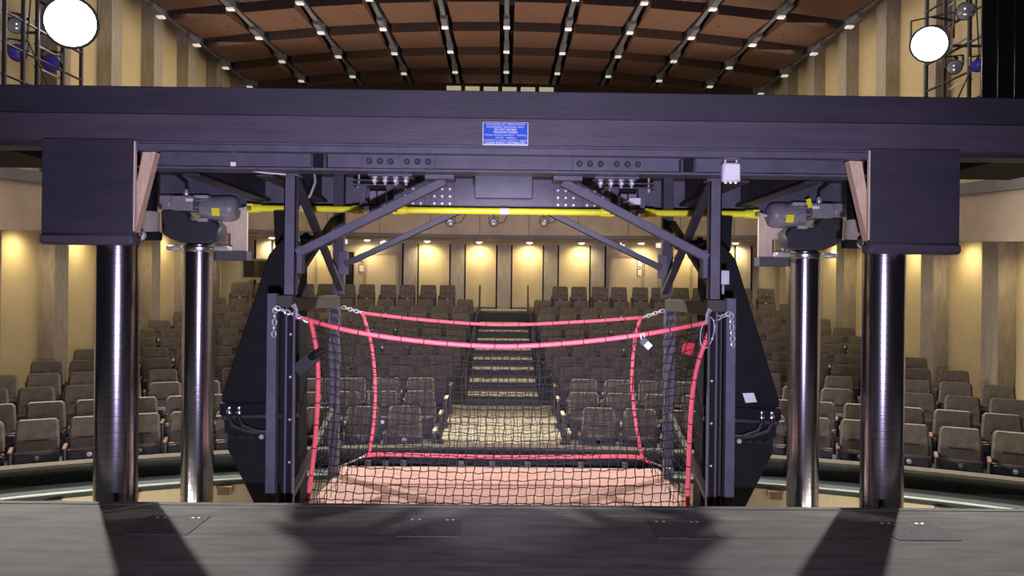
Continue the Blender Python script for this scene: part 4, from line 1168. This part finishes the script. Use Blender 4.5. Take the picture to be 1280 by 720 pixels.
lantern(at(64, 79, 13.6), (-3, 4, 1.5), 0.13, 0.35, 'dark stage lantern on the left ladder, inner one under the floodlight', M['bluelens'])
lantern(at(1193, 84, 13.4), (3, 4, 1.5), 0.12, 0.35, 'dark stage lantern on the right ladder, inner one under the floodlight', M['lens'])
lantern(at(1222, 82, 12.85), (2, 4, 1.5), 0.10, 0.3, 'stage lantern with a blue lens on the right ladder', M['bluelens'])
lantern(at(1207, 14, 13.1), (3, 4, 1.5), 0.14, 0.35, 'dark stage lantern high on the right ladder near the picture top', M['lens'])
lantern(at(20, 32, 12.7), (-3, 4, 1.5), 0.12, 0.35, 'dark stage lantern on the left ladder, level with the floodlight', M['lens'])
for s in (-1, 1):
    X = s * 7.95
    t = thing('lighting_ladder', (X, 13.4, 3.6), 'dark pipe lighting ladder standing along the %s side wall' % side(s), 'lighting ladder', 'lighting ladders')
    for y in (12.25, 12.72, 13.1, 13.85, 14.45):
        m = MB(); m.cyl((X, y, 3.55), (X, y, 7.75), 0.035, 12); m.build('upright', M['steel_dark'], t)
    for i in range(8):
        z = 3.9 + 0.5 * i
        m = MB(); m.cyl((X, 12.2, z), (X, 14.5, z), 0.022, 10); m.build('rung', M['steel_dark'], t)
    for i in range(10):
        z = 3.75 + 0.38 * i
        m = MB(); m.cyl((X + s * 0.05, 13.1, z), (X + s * 0.05, 13.85, z), 0.016, 8); m.build('short_rung', M['zinc'], t)
    for z in (4.2, 6.0, 7.6):
        for y in ((12.9, 13.6) if s < 0 else (12.4, 13.6)):
            m = MB(); m.bar((X, y, z), (s * 8.49, y, z), 0.04, 0.04); m.build('wall_bracket', M['steel_dark'], t)
    m = MB(); m.tube([(X - s * 0.04, 12.5, 7.9), (X - s * 0.1, 12.8, 6.8), (X - s * 0.05, 12.75, 5.6), (X - s * 0.12, 13.3, 4.9), (X - s * 0.05, 13.5, 3.9)], 0.014, 6); m.build('loom', M['rubber'], t)
# black masking drape at the far right
vs, fs = [], []
for i in range(41):
    y = 9.0 + 3.1 * i / 40; x = 7.55 + 0.05 * math.sin(i * 1.25)
    vs += [(x, y, 3.55), (x, y, 8.6), (x + 0.02, y, 8.6), (x + 0.02, y, 3.55)]
for i in range(40):
    for k in range(4):
        fs.append((4 * i + k, 4 * i + 4 + k, 4 * i + 4 + (k + 1) % 4, 4 * i + (k + 1) % 4))
fs += [(0, 1, 2, 3), (163, 162, 161, 160)]
m = MB(); m.add(vs, fs, True); dp = tag(m.build('masking_drape', M['drape']), 'black masking drape hanging at the far right above the beam', 'drape')
m = MB(); m.cyl((7.56, 8.9, 8.62), (7.56, 12.2, 8.62), 0.03, 10); m.build('drape_pipe', M['steel_dark'], dp)

# ------------------------------------------------------------------ floor box covers set in the stage boards
for i, x in enumerate((-2.2, -0.46, 1.22, 2.78)):
    t = thing('floor_box', (x, 5.12, 0), 'worn floor box cover in the stage, %s' % ['in the shadow of the leftmost column', 'just left of the middle', 'at the edge of the right pool of light', 'beside the rightmost column shadow'][i], 'floor box', 'floor boxes')
    m = MB(); m.box(x - 0.2, x + 0.2, 4.93, 5.31, -0.01, 0.003); m.build('cover', M['scuff'], t)
    m = MB(); m.box(x - 0.205, x + 0.205, 4.924, 4.932, -0.01, 0.004); m.box(x - 0.205, x + 0.205, 5.308, 5.316, -0.01, 0.004); m.box(x - 0.207, x - 0.2, 4.924, 5.316, -0.01, 0.004); m.box(x + 0.2, x + 0.207, 4.924, 5.316, -0.01, 0.004)
    m.build('rim', M['scuff'], t)
    for q in (-0.14, -0.09, 0.10, 0.14):
        m = MB(); m.lathe([(0.01, 0.0025), (0.01, 0.0045)], (x + q, 5.28, 0), 'Z', 8); m.build('screw', M['zinc'], t)
